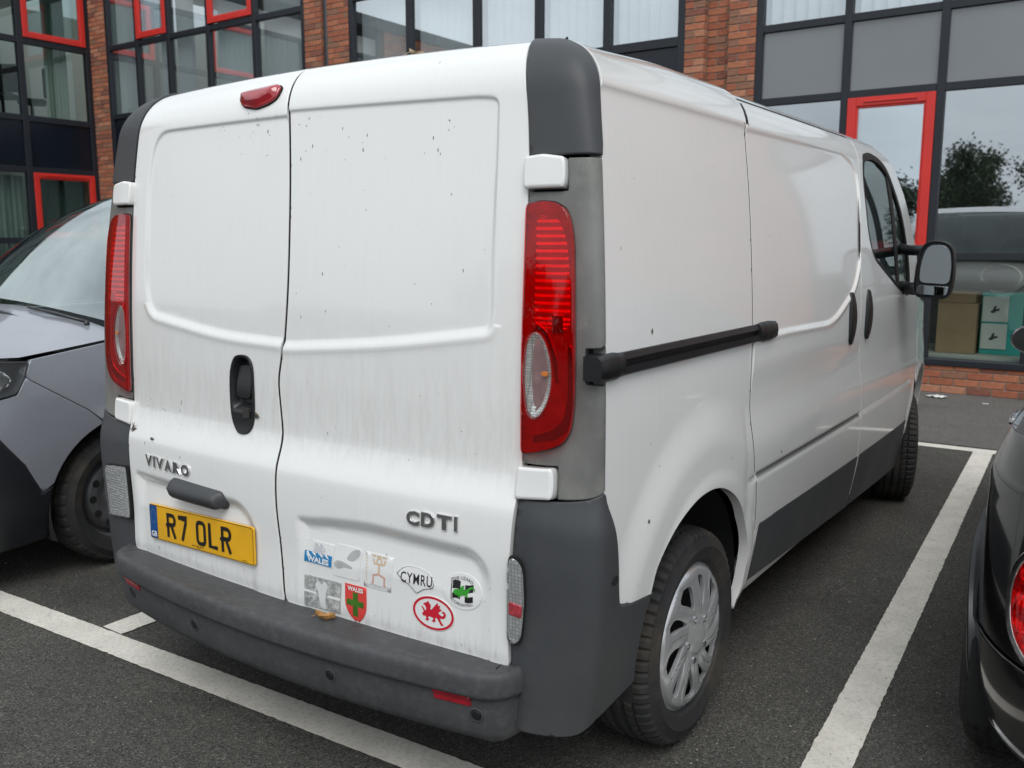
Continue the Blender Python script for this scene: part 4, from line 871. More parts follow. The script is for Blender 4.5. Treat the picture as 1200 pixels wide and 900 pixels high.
    # front wing, headlamp
    fw = np.array([(3.785, 1.165), (3.765, 1.0), (3.665, .80)]+[(3.91+.378*math.cos(rad(a)), .41+.378*math.sin(rad(a))) for a in lin(128, 4, 24)]+[(4.32, .36), (4.70, .36), (4.76, .60), (4.72, .82), (4.55, .98), (4.2, 1.10)])
    fwp = panel('front_wing', fw, S_, white, VAN, .03, .03, .004, (), bdisp, (sx, 0, 0))
    panel('front_bumper_corner', rpoly([(4.31, .55), (4.74, .58), (4.77, .30), (4.30, .28)], .03), S_, plas, VAN, .04, .02, .006, (), None, (sx*.7, .7, 0), .010)
    hd = rpoly([(4.36, .98), (4.58, .93), (4.72, .80), (4.70, .70), (4.52, .74), (4.40, .86)], .04)
    hl = panel('headlamp', hd, S_, silver, fwp, .02, .004, .002, (), None, (sx*.7, .7, 0), .006); panel('lens', hd, S_, lens_c, hl, .03, .004, .002, (), None, (sx*.7, .7, 0), .012)
    # wheel arch liners
    for yc in (.770, 3.905):
        A = lin(-22, 202, 30); r_ = .362 if yc < 1 else .378
        grid('arch_liner', np.array([[(sx*x, yc+(r_+k)*math.cos(rad(a)), .41+(r_+k)*math.sin(rad(a))) for x, k in ((.925 if yc < 1 else .84, .0), (.90 if yc < 1 else .82, .012), (.66, .012), (.64, -.38))] for a in A]), und, VAN, True)
# roof, bonnet, windscreen: lofts between the two sides
def loft(name, yv, m, bow, n=13, parent=VAN, ins=0.):
    P_ = []
    for y, v in yv:
        e = side(np.array([y]), np.array([v]))[0]; row = []
        for t in lin(-1, 1, n): k = 1-t*t; row.append((e[0]*t*(1-ins), e[1]+bow[1]*k, e[2]+bow[2]*k))
        P_.append(row)
    return recalc(grid(name, np.array(P_), m, parent, True))
rr = []
for y in np.concatenate([lin(.328, .7, 14), lin(.8, 2.75, 20)]):
    e = side(np.array([y]), np.array([2.069]))[0]; k = float(sstep((y-.32)/.40)); row = []
    for t in lin(-1, 1, 17):
        a = rear(np.array([t*.675]), np.array([2.018]))[0]; row.append((t*(e[0]*k+.675*(1-k)), y+(a[1]-.313)*(1-k)*.9, (e[2]+.022*(1-t*t))*k+a[2]*(1-k)))
    rr.append(row)
recalc(grid('roof', np.array(rr), white, VAN, True))
for sx in (1, -1):
    S_, C_ = VM(sx); vs = lin(1.911, 2.069, 10)
    grid('roof_rail', np.array([[S_(np.array([y]), np.array([v]))[0] for v in vs] for y in lin(1.18, 2.75, 14)]), white, VAN, True)
    pil = [(2.70, 1.94), (2.95, 1.92), (3.18, 1.83), (3.36, 1.70), (3.60, 1.45), (3.78, 1.17)]
    grid('pillar', np.array([[S_(np.array([y+.0]), np.array([v]))[0]+np.array([0, 0, 0])+np.array([-sx*.09*t, .05*t, .045*t]) for t in lin(0, 1, 4)] for y, v in pil]), white, VAN, True)
def wsp(y, v): e = side(np.array([y]), np.array([v]))[0]; return (e[0]-.09, e[1]+.05, e[2]+.045)
ws = []
for y, v in [(2.75, 1.94), (2.95, 1.92), (3.18, 1.83), (3.36, 1.70), (3.60, 1.45), (3.78, 1.17)]:
    a = wsp(y, v); ws.append([(a[0]*t, a[1]+.14*(1-t*t), a[2]+.02*(1-t*t)) for t in lin(-1, 1, 15)])
recalc(grid('roof', np.array(ws[:3]), white, VAN, True)); recalc(grid('windscreen', np.array(ws[2:]), vang, VAN, True))
ro = []; e0 = side(np.array([2.75]), np.array([2.069]))[0]
recalc(grid('roof', np.array([[(e0[0]*t, 2.75, e0[2]+.022*(1-t*t)) for t in lin(-1, 1, 15)], [(p[0]*1.0, p[1], p[2]) for p in ws[0]]]), white, VAN, True))
loft('bonnet', [(3.82, 1.165), (4.0, 1.14), (4.2, 1.10), (4.4, 1.04), (4.55, .98), (4.68, .88), (4.74, .76)], white, (0, .06, .05), ins=.0)
loft('grille', [(4.742, .75), (4.76, .62)], blk, (0, .06, 0)); loft('front_bumper', [(4.765, .61), (4.79, .50), (4.79, .36), (4.72, .28)], plas, (0, .06, 0))
# dark body shell behind the shut lines, floor and cab interior
sh = MB()
def sec(y, prof): return [(x, y, z) for x, z in prof]
up = [(.905, .83), (.905, 1.0), (.895, 1.3), (.86, 1.6), (.80, 1.78), (.70, 1.83)]; upf = up+[(-x, z) for x, z in up[::-1]]
P_ = np.array([sec(y, upf) for y in (.29, 2.36)]); sh2 = grid('body_shell', P_, und, VAN, False)
mk('bulkhead', sec(2.36, upf), [tuple(range(len(upf)))], und, VAN); mk('body_shell', sec(.29, upf), [tuple(range(len(upf)))], und, VAN)
MB().box(-.66, .66, .20, 4.6, .27, .83).box(-.88, .88, 1.20, 3.48, .29, .45).build('underbody', und, VAN)
MB().tube([(-.55, .36, .30), (-.55, 1.4, .30)], .03, 10).build('exhaust', steel, VAN, True)
st2 = MB()
for x in (-.45, .45): st2.box(x-.25, x+.25, 2.72, 3.25, .8, .98, .05).box(x-.24, x+.24, 2.45, 2.68, .95, 1.50, .05).box(x-.14, x+.14, 2.47, 2.60, 1.52, 1.72, .03)
recalc(st2.build('seat', seatm, VAN)); recalc(MB().bbox(-.85, .85, 3.5, 3.85, .7, 1.12, .04).build('dashboard', seatm, VAN))
# --- rear bumper
def byc(x): x = abs(x); return -.055+.075*(x/.76)**2
BP = [(.20, .456), (.14, .457), (.06, .459), (.040, .460), (.026, .464), (.018, .4655), (.010, .464), (.004, .459), (.001, .450), (.0, .438), (.0, .412), (.0015, .405), (.005, .401), (.014, .399), (.0165, .396), (.018, .385), (.021, .345), (.027, .305), (.036, .285), (.055, .272), (.12, .264), (.25, .280)]
xs_ = np.concatenate([lin(-.735, .735, 46)]); st_pts = [(x, byc(x), 0) for x in xs_]
def bend(sx): return [(sx*(.735+.068*math.sin(a)), byc(.735)+.006+.125*(1-math.cos(a))*1.0, a/(PI/2)) for a in lin(.12, PI/2, 9)]
allp = [(x, y, a) for x, y, a in bend(-1)[::-1]]+st_pts+bend(1)
P_ = []
for x, y, a in allp:
    row = []; nx = (x-math.copysign(.735, x)) if a else 0
    for d, z in BP:
        k = min(1, a); dx = -math.copysign(d*math.sin(k*PI/2)*.8, x) if a else 0
        row.append((x+dx, min(y+d*(math.cos(k*PI/2) if a else 1), .40), z+.0))
    P_.append(row)
bum = recalc(grid('rear_bumper', np.array(P_), plasb, VAN, True))
def bs_(x, z, d): return np.stack([x, np.array([byc(q) for q in np.ravel(x)]).reshape(np.shape(x))+np.interp(z, [.305, .345, .38, .392, .40], [.027, .021, .018, .0165, .006]), z], -1)
BF = lambda u, v: bs_(np.asarray(u, float), np.asarray(v, float), 0)
for sx in (-1, 1):
    rf = panel('reflector', rpoly([(sx*.60, .373), (sx*.70, .373), (sx*.70, .399), (sx*.60, .399)], .004), BF, redr, bum, .012, .012, .001, (), None, (0, -1, 0), .0025)
for x in (-.66, -.28, .28, .712):
    z = .352; panel('parking_sensor', ell(x, z, .0125, .0125, 20), BF, blk, bum, .008, .01, .002, (), None, (0, -1, 0), .004)
    panel('sensor_ring', ell(x, z, .019, .019, 24), BF, plas, bum, .01, .006, .002, (ell(x, z, .0135, .0135, 20),), None, (0, -1, 0), .003)
# --- wheels
def tyre_mesh(name, R, w, rim, m, parent, seg=190, cols=27, tread=.007):
    """axis along x, outer face at +x"""
    P_ = np.zeros((seg, cols+10, 3)); hw_ = w/2
    for i in range(seg):
        a = 2*PI*i/seg; ph = (i % 5)
        prof = [(rim-.004, -hw_+.035), (rim+.012, -hw_+.012), ((rim+R)/2, -hw_-.008), (R-.030, -hw_+.004)]
        for j in range(cols):
            t = -1+2*j/(cols-1); r = R-.006*t*t-.012*abs(t)**7; g = 0
            if any(abs(t-c) < .055 for c in (-.52, -.18, .18, .52)): g = tread
            elif abs(t) > .60 and (i+int(t > 0)*2) % 4 == 0: g = tread*.9
            elif .2 < abs(t) < .5 and (i+int(6*t)) % 4 == 0: g = tread*.6
            prof.append((r-g, t*(hw_-.006)))
        prof += [(R-.030, hw_-.004), (R-.045, hw_+.003), ((rim+R)/2, hw_+.008), (rim+.022, hw_-.001), (rim+.014, hw_-.004), (rim-.004, hw_-.03)]
        for j, (r, x) in enumerate(prof): P_[i, j] = (x, r*math.cos(a), r*math.sin(a))
    return recalc(grid(name, P_, m, parent, False, closed_u=True))
def make_wheel(parent):
    w = revolve('wheel', [(.02, -.03), (.10, -.03), (.17, -.05), (.19, -.075), (.205, -.08), (.212, .055), (.205, .06), (.2, .03), (.17, -.005), (.10, -.008), (.02, -.008)], steel, parent, 48)
    tyre_mesh('tyre', .320, .205, .214, tyre, w, seg=240, tread=.009)
    R = .2275; n = 10; holes = []
    def swirl(r, a): return a+.55*(r/R)**1.3
    for k in range(n):
        a0 = 2*PI*k/n; q = []
        for r, da in ((.092, .02), (.115, .075), (.145, .115), (.168, .125), (.182, .09), (.184, .0), (.176, -.075), (.150, -.075), (.120, -.035), (.10, -.008)):
            if k % 2: da *= .75
            a = swirl(r, a0+da*(2.0 if k % 2 == 0 else 1.5)); q.append((r*math.cos(a), r*math.sin(a)))
        holes.append(spl(q, 4))
    def cap(u, v): return np.stack([0*u+.090, u, v], -1)
    def cdis(u, v):
        r = np.hypot(u, v); a = np.arctan2(v, u)-.55*(r/R)**1.3
        dome = .020*(1-(r/R)**2)-.014*np.exp(-((r-.075)/.03)**2)*0
        rg = .006*np.abs(np.sin((a)*n/2))**.7*sstep((r-.06)/.05)*sstep((R-.012-r)/.03)
        ed_ = -.010*sstep((r-.200)/.015)
        ctr = .004*sstep((.052-r)/.008)
        line_ = -.004*np.exp(-(np.sin(a*n/2+PI/2)/.10)**2)*sstep((r-.07)/.03)*sstep((.19-r)/.02)
        return dome+rg+ed_+ctr+line_
    c = panel('wheel_cover', ell(0, 0, R, R, 96), cap, capm, w, .0055, .012, .002, holes, cdis, (1, 0, 0))
    for k in range(5):
        a = 2*PI*k/5+.3; mb = MB().tube([(.08, .066*math.cos(a), .066*math.sin(a)), (.1125, .066*math.cos(a), .066*math.sin(a)), (.115, .066*math.cos(a), .066*math.sin(a))], [.0095, .0095, .006], 6); mb.build('wheel_bolt', chrome, w)
    revolve('brake_disc', [(.02, -.035), (.13, -.035), (.13, -.05), (.02, -.05)], steel, w, 32)
    return w
w0 = make_wheel(VAN); w0.location = (.835, .797, .320); w0.rotation_euler = (rad(20), 0, 0)
for x, y, r, st in ((.835, 3.905, 200, rad(17)), (-.835, .797, 77, 0), (-.835, 3.905, 140, rad(17))):
    c = copy_tree(w0, VAN); c.location = (x-(.02 if y > 2 else 0)*(1 if x > 0 else -1), y, .320); c.rotation_euler = (rad(r), 0, (0 if x > 0 else PI)+st)
# --- door mirrors
for sx in (1, -1):
    def box_(x0, x1, y0, y1, z0, z1): return cl(sx*x0, sx*x1)+(y0, y1, z0, z1)
    cx, cz = 1.118, 1.337
    mo = rpoly([(1.035, 1.205, .05), (1.195, 1.195, .05), (1.212, 1.33, .12), (1.195, 1.468, .06), (1.075, 1.475, .08), (1.045, 1.38, .1)], .05, 7)
    mo = np.array(mo); k = len(mo); rows = []
    for yy, s_ in ((3.06, .93), (3.055, .97), (3.06, 1.0), (3.10, 1.0), (3.15, .93), (3.19, .78), (3.21, .4)):
        rows.append([(sx*(cx+(p[0]-cx)*s_), yy+.10*(p[0]-cx), cz+(p[1]-cz)*s_) for p in mo]+[(sx*(cx+(mo[0][0]-cx)*s_), yy+.10*(mo[0][0]-cx), cz+(mo[0][1]-cz)*s_)])
    hs_ = recalc(grid('door_mirror', np.array(rows), blk, VAN, True))
    mk('mirror_back', [(rows[0][i][0], rows[0][i][1]+.02, rows[0][i][2]) for i in range(k)], [tuple(range(k))], blk, hs_)
    mf = lambda u, v: np.stack([sx*u, 3.056+.10*(np.asarray(u)-cx)+.05*(np.asarray(v)-cz), v+0*np.asarray(u)], -1)
    panel('mirror_glass', rpoly([(1.062, 1.275, .03), (1.193, 1.268, .03), (1.196, 1.36, .1), (1.182, 1.448, .05), (1.088, 1.455, .06), (1.064, 1.37, .08)], .03, 6), mf, mirg, hs_, .03, .004, .002, (), None, (0, -1, 0), .003)
    panel('mirror_glass', rpoly([(1.052, 1.222, .03), (1.186, 1.214, .03), (1.192, 1.258, .01), (1.060, 1.265, .01)], .02, 6), mf, mirg, hs_, .02, .004, .002, (), lambda u, v: .012*np.cos((u-1.12)*12), (0, -1, 0), .000)
    for z, r in ((1.24, .032), (1.425, .026)): recalc(MB().tube([(sx*.90, 3.30, z+.01), (sx*.97, 3.22, z), (sx*1.075, 3.14, z)], [r*1.1, r, r], 10).build('mirror_arm', blk, hs_, True))
# ------------------------------------------------------------------ the two neighbouring cars
class Shell:
    """one end of a car body plus its flanks: plan section per height, s<0 end face, 0..1 corner, >1 flank (metres)"""
    def __init__(s, w, d, xf=.62, ys=.42, bow=.10, k=.72): s.w = interp(w); s.d = interp(d); s.xf = xf; s.ys = ys; s.bow = bow; s.k = k
    def __call__(s, q, z, sx=1):
        q, z = np.broadcast_arrays(np.asarray(q, float), np.asarray(z, float)); w = s.w(z); d = s.d(z); xd = w*s.xf
        e = np.stack([np.clip(q+1, -1, 1)*xd, d+s.bow*(np.clip(q+1, -1, 1)**2-1), z], -1)
        P0 = np.stack([xd, d, z], -1); P2 = np.stack([w, d*0+s.ys, z], -1); P1 = np.stack([w-.01, d+2*s.bow*(w-xd)/xd*.6, z], -1)
        A = P0+s.k*(P1-P0); B = P2+s.k*(P1-P2); T = np.clip(q, 0, 1)[..., None]
        c = (1-T)**3*P0+3*(1-T)**2*T*A+3*(1-T)*T**2*B+T**3*P2; f = np.stack([w, s.ys+(q-1), z], -1)
        r = np.where((q < 0)[..., None], e, np.where((q > 1)[..., None], f, c)); return r*np.array([sx, 1, 1.])
def metal_paint(name, col, rough, metal, coat=1., flake=.1, dust=None):
    return mat(name, col, rough, metal, coat=coat, var=flake, vscale=700, dirt=dust, dscale=5, damt=.25)
# ---- grey car on the left, nose towards the camera
greyp = metal_paint('grey_metallic', (.295, .308, .345), .32, .25, dust=(.16, .16, .155)); carblk = mat('black_trim_and_reflection', (.012, .013, .016), .35, var=.2, vscale=6); wsg = glassmat('windscreen_glass', (.55, .63, .61), .40, .01, (.9, .98, .97))
GX, GY = -2.73, -.17
GC = thing('parked_car', 'grey metallic small van parked nose out on the left, black steel wheels', 'car', (GX, GY, 0), 0)
G = Shell([(.15, .84), (.30, .89), (.55, .925), (.75, .93), (.95, .915), (1.05, .895), (1.15, .86)], [(.15, .10), (.35, .03), (.6, .0), (.8, .02), (.92, .10), (1.02, .24), (1.12, .5)], .60, .50, .07, .7)
GL_ = lambda sx: (lambda s, z: G(s, z, sx))
AR = (.93, .315, .375)      # wheel centre y, z, arch radius
def sY(y): return 1+(y-.50)
for sx in (1, -1):
    g = GL_(sx); hint = (sx*.7, -.5, 0)
    arc = [(sY(AR[0]+AR[2]*math.cos(rad(a))), AR[1]+AR[2]*math.sin(rad(a))) for a in lin(205, -25, 36)]
    # wing above the wheel, from the lamp back to the door
    wing = np.array([(1.025, .985), (.992, .915), (1.09, .848), (1.244, .745), (arc[15][0]-.004, arc[15][1]+.004)]+[a for a in arc[15:-3]]+[(sY(1.27), .35), (sY(1.32), .60), (sY(1.36), 1.08), (sY(.95), 1.035)])
    panel('wing', wing, g, greyp, GC, .03, .02, .004, (), lambda s, z: .012*np.exp(-((np.hypot(s-sY(AR[0]), z-AR[1])-AR[2])/.05)**2)+.006*sstep((z-.83)/.05)*0, hint)
    bump_ = np.array([(-1.0, .46), (-.3, .46), (.30, .50), (.66, .60), (.85, .668), (.957, .548), (1.03, .415), (arc[7][0]-.005, arc[7][1]-.012)]+arc[6:2:-1]+[(arc[2][0], .20), (.6, .17), (0, .16), (-1.0, .16)])
    bump_up = np.array([(-1.0, .80), (-.2, .80), (.15, .80), (.85, .832), (.94, .845), (.9905, .9135), (1.09, .8452), (1.244, .7422), (arc[15][0]-.006, arc[15][1]+.001)]+arc[14:6:-1]+[(1.0318, .4165), (.9592, .5502), (.8522, .6712), (.66, .6035), (.30, .5035), (-.3, .4635), (-1.0, .4635)])
    panel('front_bumper', bump_, g, carblk, GC, .035, .02, .006, (), None, hint, .004); panel('bumper_skin', bump_up, g, greyp, GC, .03, .02, .004, (), None, hint)  # black lower part: ground's dark reflection in the grey paint, put into colour
    hd = rpoly([(.30, .97, .03), (.82, .985, .05), (1.018, .978, .02), (.985, .92, .02), (.935, .850, .03), (.85, .840, .05), (.25, .82, .06), (.22, .92, .05)], .03)
    h = panel('headlamp', hd, g, carblk, GC, .03, .02, .004, (), lambda s, z: -.02*soft(sd(hd, np.stack([s, z], 1)), .03), hint, .004)
    panel('reflector', ell(.78, .908, .13, .045, 24), g, silver, h, .02, .01, .004, (), lambda s, z: .02*np.sin(s*60)*0+.004*np.sin(z*300), hint, .0); panel('lens', hd, g, lens_c, h, .03, .004, .002, (), None, hint, .014)
    panel('grille', np.array([(-1.0, .94), (-.12, .94), (-.06, .81), (-1.0, .81)]), g, carblk, GC, .05, .02, .003, (), None, (0, -1, 0), -.004)
    panel('slam_panel', np.array([(-1.0, .945), (-.05, .945), (.25, .985), (.82, .990), (1.0, .99), (.85, .994), (0, .975), (-1.0, .97)]), g, carblk, GC, .05, .02, .003, (), None, hint, -.012)
    # flank behind the wing
    fl_ = rpoly([(sY(1.365), 1.08), (sY(3.9), 1.10), (sY(4.2), 1.0), (sY(4.25), .40), (sY(3.88), .32)]+[(sY(3.52+.365*math.cos(rad(a))), .315+.365*math.sin(rad(a)), .001) for a in lin(0, 180, 20)]+[(sY(1.30), .25), (sY(1.325), .60)], .01)
    panel('door', fl_, g, greyp, GC, .06, .02, .004, (), None, (sx, 0, 0))
    grid('arch_liner', np.array([[(sx*x, AR[0]+(AR[2]+k)*math.cos(rad(a)), AR[1]+(AR[2]+k)*math.sin(rad(a))) for x, k in ((.91, .0), (.62, .01), (.6, -.3))] for a in lin(-20, 200, 24)]), und, GC, True)
    # bonnet half: from the wing seam up to the centre line
    bn = []
    for t in lin(0, 1, 14):
        y = .50+t*.46; z0 = .992+.055*t; row = []
        e = None
        for k in lin(0, 1, 9):
            x = (.892-.03*(1-t)**2)*(1-k); up_ = .120*(1-(1-k)**2.2)*(.45+.55*t); yy = y-(.42*(1-t)**2)*(1-(1-k)**3)
            row.append((sx*x, yy-.14*t*k, z0+up_-.12*(1-t)**3*k))
        bn.append(row)
    o = recalc(grid('bonnet', np.array(bn), greyp, GC, True))
    # cabin: windscreen half, pillar, side glass, roof half
    b0, b1 = (.885, .96, 1.055), (.0, .80, 1.165); t0, t1 = (.62, 1.84, 1.665), (.0, 1.70, 1.745)
    def wsf(u, v):
        A_ = np.array(b0)+(np.array(b1)-np.array(b0))*(1-(1-u)**1.6); B_ = np.array(t0)+(np.array(t1)-np.array(t0))*(1-(1-u)**1.6)
        q = A_+(B_-A_)*v; q[0] = (b0[0]+(t0[0]-b0[0])*v)*(1-u); q[2] += .46*v*(1-v); return q*np.array([sx, 1, 1])
    recalc(grid('windscreen', np.array([[wsf(u, v) for v in lin(.03, .95, 9)] for u in lin(.06, 1, 9)]), wsg, GC, True))
    recalc(grid('pillar', np.array([[wsf(0, v)+np.array([sx*a, b, 0]) for a, b in ((-.035, -.02), (.0, -.006), (.02, .03), (.0, .09))] for v in lin(0, 1, 9)]), greyp, GC, True))
    recalc(grid('header_rail', np.array([[wsf(u, 1)+np.array([0, b, c]) for b, c in ((-.055, -.05), (-.02, -.005), (.03, .012))] for u in lin(0, 1, 9)]), greyp, GC, True))
    recalc(grid('roof', np.array([[(sx*(.62+.06*min(1, yy/.5))*(1-u), 1.84-.14*u+.03+yy, 1.677+.06*(1-(1-u)**1.6)+.05*math.sin(min(1, yy/1.2)*PI/2)) for u in lin(0, 1, 8)] for yy in lin(0, 2.3, 10)]), greyp, GC, True))
    recalc(grid('side_glass', np.array([[(sx*(.895-.24*t), y0+(1.95-1.20)*(1-f)*t*1.0, 1.09+.66*t) for t in lin(0, 1, 6)] for f, y0 in ((0, 1.20), (.3, 1.9), (1, 4.05))]), wsg, GC, True))
    recalc(grid('cowl', np.array([[(sx*.885*(1-u), .96-.16*(1-(1-u)**1.6)+b, 1.045+.11*(1-(1-u)**1.6)+c) for b, c in ((-.07, -.005), (.03, .0))] for u in lin(0, 1, 8)]), carblk, GC, True))
for xa in (.40,):
    recalc(MB().tube([(xa+.30, .90, 1.105), (xa+.05, .845, 1.145), (xa-.08, .835, 1.158)], [.009, .007, .004], 8).tube([(xa+.30, .90, 1.07), (xa+.30, .90, 1.112)], .012, 10).build('wiper', carblk, GC, True))
MB().box(-.62, .62, .2, 4.2, .25, .80).box(-.85, .85, 1.3, 4.2, .25, .95).build('underbody', und, GC)
recalc(MB().bbox(-.7, -.15, 1.9, 2.1, .9, 1.5, .05).bbox(.15, .7, 1.9, 2.1, .9, 1.5, .05).bbox(-.80, .80, 1.15, 1.6, .85, 1.08, .04).build('seat', seatm, GC))
def car_wheel(parent, R=.315, rimr=.205, style='steel'):
    w = revolve('wheel', [(.015, .035), (.055, .035), (.062, .022), (.085, .018), (.11, .040), (.135, .046), (.165, .030), (.178, .0), (.190, -.01), (.197, .055), (rimr, .066), (rimr+.004, .055), (rimr-.002, -.08)], steelg if style == 'steel' else alloy, parent, 56)
    tyre_mesh('tyre', R, .195, rimr, tyre, w, seg=150, cols=19, tread=.006)
    if style == 'steel':
        for k in range(12):
            a = 2*PI*k/12; mk('rim_hole', [(.0485, .140*math.cos(a)+.017*math.cos(b), .140*math.sin(a)+.017*math.sin(b)) for b in lin(0, 2*PI, 15)[:-1]], [tuple(range(14))], gap, w)
        for k in range(5):
            a = 2*PI*k/5; MB().tube([(.02, .055*math.cos(a), .055*math.sin(a)), (.045, .055*math.cos(a), .055*math.sin(a))], .010, 6).build('wheel_bolt', steel, w)
    return w
steelg = mat('steel_wheel_grey', (.15, .15, .155), .42, .5, var=.12, vscale=10); alloy = mat('alloy', (.35, .35, .36), .3, .8)
gw = car_wheel(GC); gw.location = (.79, AR[0], .312)
for x, y, r in ((-.79, AR[0], 30), (.79, 3.52, 60), (-.79, 3.52, 10)):
    c = copy_tree(gw, GC); c.location = (x, y, .312); c.rotation_euler = (rad(r), 0, 0 if x > 0 else PI)
# ---- black car on the right, tail towards the camera
bkp = metal_paint('black_gloss_paint', (.008, .008, .009), .16, .0, flake=.05, dust=(.030, .028, .026)); tint = glassmat('tinted_glass', (.10, .11, .11), .16, .01)
BX, BY = 2.475, .62
BC = thing('parked_car', 'glossy black hatchback at the right edge with a chrome-ringed red tail lamp', 'car', (BX, BY, 0), 0)
B_ = Shell([(.15, .78), (.30, .835), (.48, .850), (.70, .848), (.84, .842), (.93, .825), (1.02, .79)], [(.15, .10), (.30, .02), (.5, .0), (.62, .02), (.75, .05), (.95, .09), (1.05, .12)], .56, .55, .10, .62)
AB = (.70, .305, .345)
def sB(y): return 1+(y-.55)
for sx in (1, -1):
    g = (lambda sx: (lambda s, z: B_(s, z, sx)))(sx); hint = (sx*.7, -.6, 0)
    arc = [(sB(AB[0]+AB[2]*math.cos(rad(a))), AB[1]+AB[2]*math.sin(rad(a))) for a in lin(205, -25, 40)]
    q = np.array([(-1, .985), (.5, .985), (1.0, .985), (sB(3.0), .955), (sB(3.62), .86), (sB(3.60), .40), (sB(3.42), .32)]+[(sB(3.08+.345*math.cos(rad(a))), .305+.345*math.sin(rad(a))) for a in lin(0, 180, 20)]+[(sB(2.6), .24), (sB(1.05), .24)]+arc[::-1][2:29]+[(.95, .476), (.45, .475), (-1, .465)])
    lq = spl([(.12, .755), (.25, .770), (.38, .755), (.465, .705), (.490, .63), (.465, .555), (.38, .505), (.25, .490), (.12, .503), (.02, .555), (-.01, .63), (.02, .705)], 5)
    bq = panel('body', q, g, bkp, BC, .03, .02, .004, (), lambda s, z: .020*np.exp(-((np.hypot(s-sB(AB[0]), z-AB[1])-AB[2])/.06)**2)-.012*np.exp(-((z-.885)/.02)**2)*0+.008*sstep((z-.80)/.08)*sstep((.94-z)/.08), hint)
    bb = panel('rear_bumper', np.array([(-1, .459), (.45, .469), (.93, .469)]+[a for a in arc[10:2:-1]]+[(arc[2][0], .22), (.5, .19), (-1, .19)]), g, bkp, BC, .03, .02, .005, (), None, hint, .006)
    panel('trim_strip', np.array([(-1, .225), (.5, .215), (arc[2][0]-.005, .235), (arc[2][0]-.003, .250), (.5, .231), (-1, .241)]), g, chrome, bb, .02, .01, .003, (), None, hint, .012)
    cl_ = np.array([(sB(AB[0]+(AB[2]+k)*math.cos(rad(a))), AB[1]+(AB[2]+k)*math.sin(rad(a))) for k, aa in ((.0, lin(200, -20, 40)), (.038, lin(-20, 200, 40))) for a in aa])
    panel('arch_trim', cl_, g, carblk, BC, .02, .02, .004, (), None, hint, .026)
    panel('sill_trim', rpoly([(sB(1.03), .33), (sB(2.72), .33), (sB(2.70), .19), (sB(1.01), .19)], .02), g, carblk, BC, .04, .02, .004, (), None, (sx, 0, 0), .012)
    lq = lq-[.030, 0]; cc = lq.mean(0)
    tl = panel('tail_lamp', lq, g, red_in, BC, .012, .006, .002, (), lambda s, z: .003*np.sin(z*420)+.003*np.sin(s*260), hint, .008); panel('lens', cc+(lq-cc)*.98, g, lens_r, tl, .02, .006, .002, (), None, hint, .020)
    panel('chrome_ring', cc+(lq-cc)*1.10, g, chrome, tl, .012, .016, .004, (cc+(lq-cc)*.985,), None, hint, .020)
    panel('lamp_gap', cc+(lq-cc)*1.16, g, gap, tl, .02, .002, .0005, (), None, hint, .0025)
    # cabin
    lowp = [(.30, .16), (.62, .20), (.79, .45), (.80, 1.2), (.79, 2.55), (.70, 3.0)]; top = [(.28, .42), (.50, .46), (.60, .66), (.61, 1.2), (.58, 1.9), (.50, 2.1)]
    sg = lambda i, v: np.array([sx*(lowp[i][0]+(top[i][0]-lowp[i][0])*v), lowp[i][1]+(top[i][1]-lowp[i][1])*v, .975+.40*v+.02*math.sin(PI*v)])
    recalc(grid('side_glass', np.array([[sg(i, v) for v in lin(0, 1, 6)] for i in (2, 3, 4)]), tint, BC, True)); recalc(grid('pillar', np.array([[sg(i, v) for v in lin(0, 1, 6)] for i in (0, 1, 2)]), bkp, BC, True))
    recalc(grid('pillar', np.array([[sg(4, v)+np.array([sx*.004, d, 0]) for v in lin(0, 1, 6)] for d in (-.03, .08)]), bkp, BC, True))
    recalc(grid('roof', np.array([[(sx*top[i][0]*(1-u), top[i][1], 1.38+.03*(1-(1-u)**2)) for u in lin(0, 1, 6)] for i in range(6)]), bkp, BC, True))
    recalc(grid('rear_window', np.array([[(sg(0, v)*np.array([1-u, 1, 1])) for v in lin(0, 1, 6)] for u in (0, .5, 1)]), tint, BC, True)); recalc(grid('windscreen', np.array([[(sg(5, v)*np.array([1-u, 1, 1])+np.array([0, .12*(1-(1-u)**2), 0])) for v in lin(0, 1, 6)] for u in (0, .5, 1)]), tint, BC, True))
    recalc(grid('windscreen', np.array([[sg(i, v) for v in lin(0, 1, 6)] for i in (4, 5)]), tint, BC, True))
    recalc(grid('bonnet', np.array([[(sx*x*(1-u), y, z+.06*(1-(1-u)**2)) for u in lin(0, 1, 8)] for x, y, z in ((.80, 2.5, .972), (.80, 3.0, .955), (.78, 3.4, .90), (.70, 3.7, .82), (.6, 3.8, .55), (.6, 3.78, .25))]), bkp, BC, True))
    recalc(MB().tube([(sx*.845, 1.42, .825), (sx*.885, 1.44, .83), (sx*.888, 1.52, .832), (sx*.885, 1.60, .83), (sx*.845, 1.62, .825)], [.012, .015, .016, .015, .012], 10).build('handle', chrome, BC, True))
    mm = MB(); mr = []
    for k, (t, r) in enumerate(((0, .02), (.12, .055), (.4, .075), (.75, .078), (1, .070))): mr.append([(sx*(.945+.085*math.cos(a)*r/.078), 2.62-.11*t*1.0+.06, 1.02+r*.85*math.sin(a)) for a in lin(0, 2*PI, 21)])
    mo_ = recalc(grid('door_mirror', np.array(mr), bkp, BC, True)); mk('mirror_glass', mr[-1][:-1], [tuple(range(20))], mirg, mo_); recalc(MB().tube([(sx*.80, 2.62, .97), (sx*.90, 2.62, .985)], .018, 8).build('mirror_arm', bkp, mo_, True))
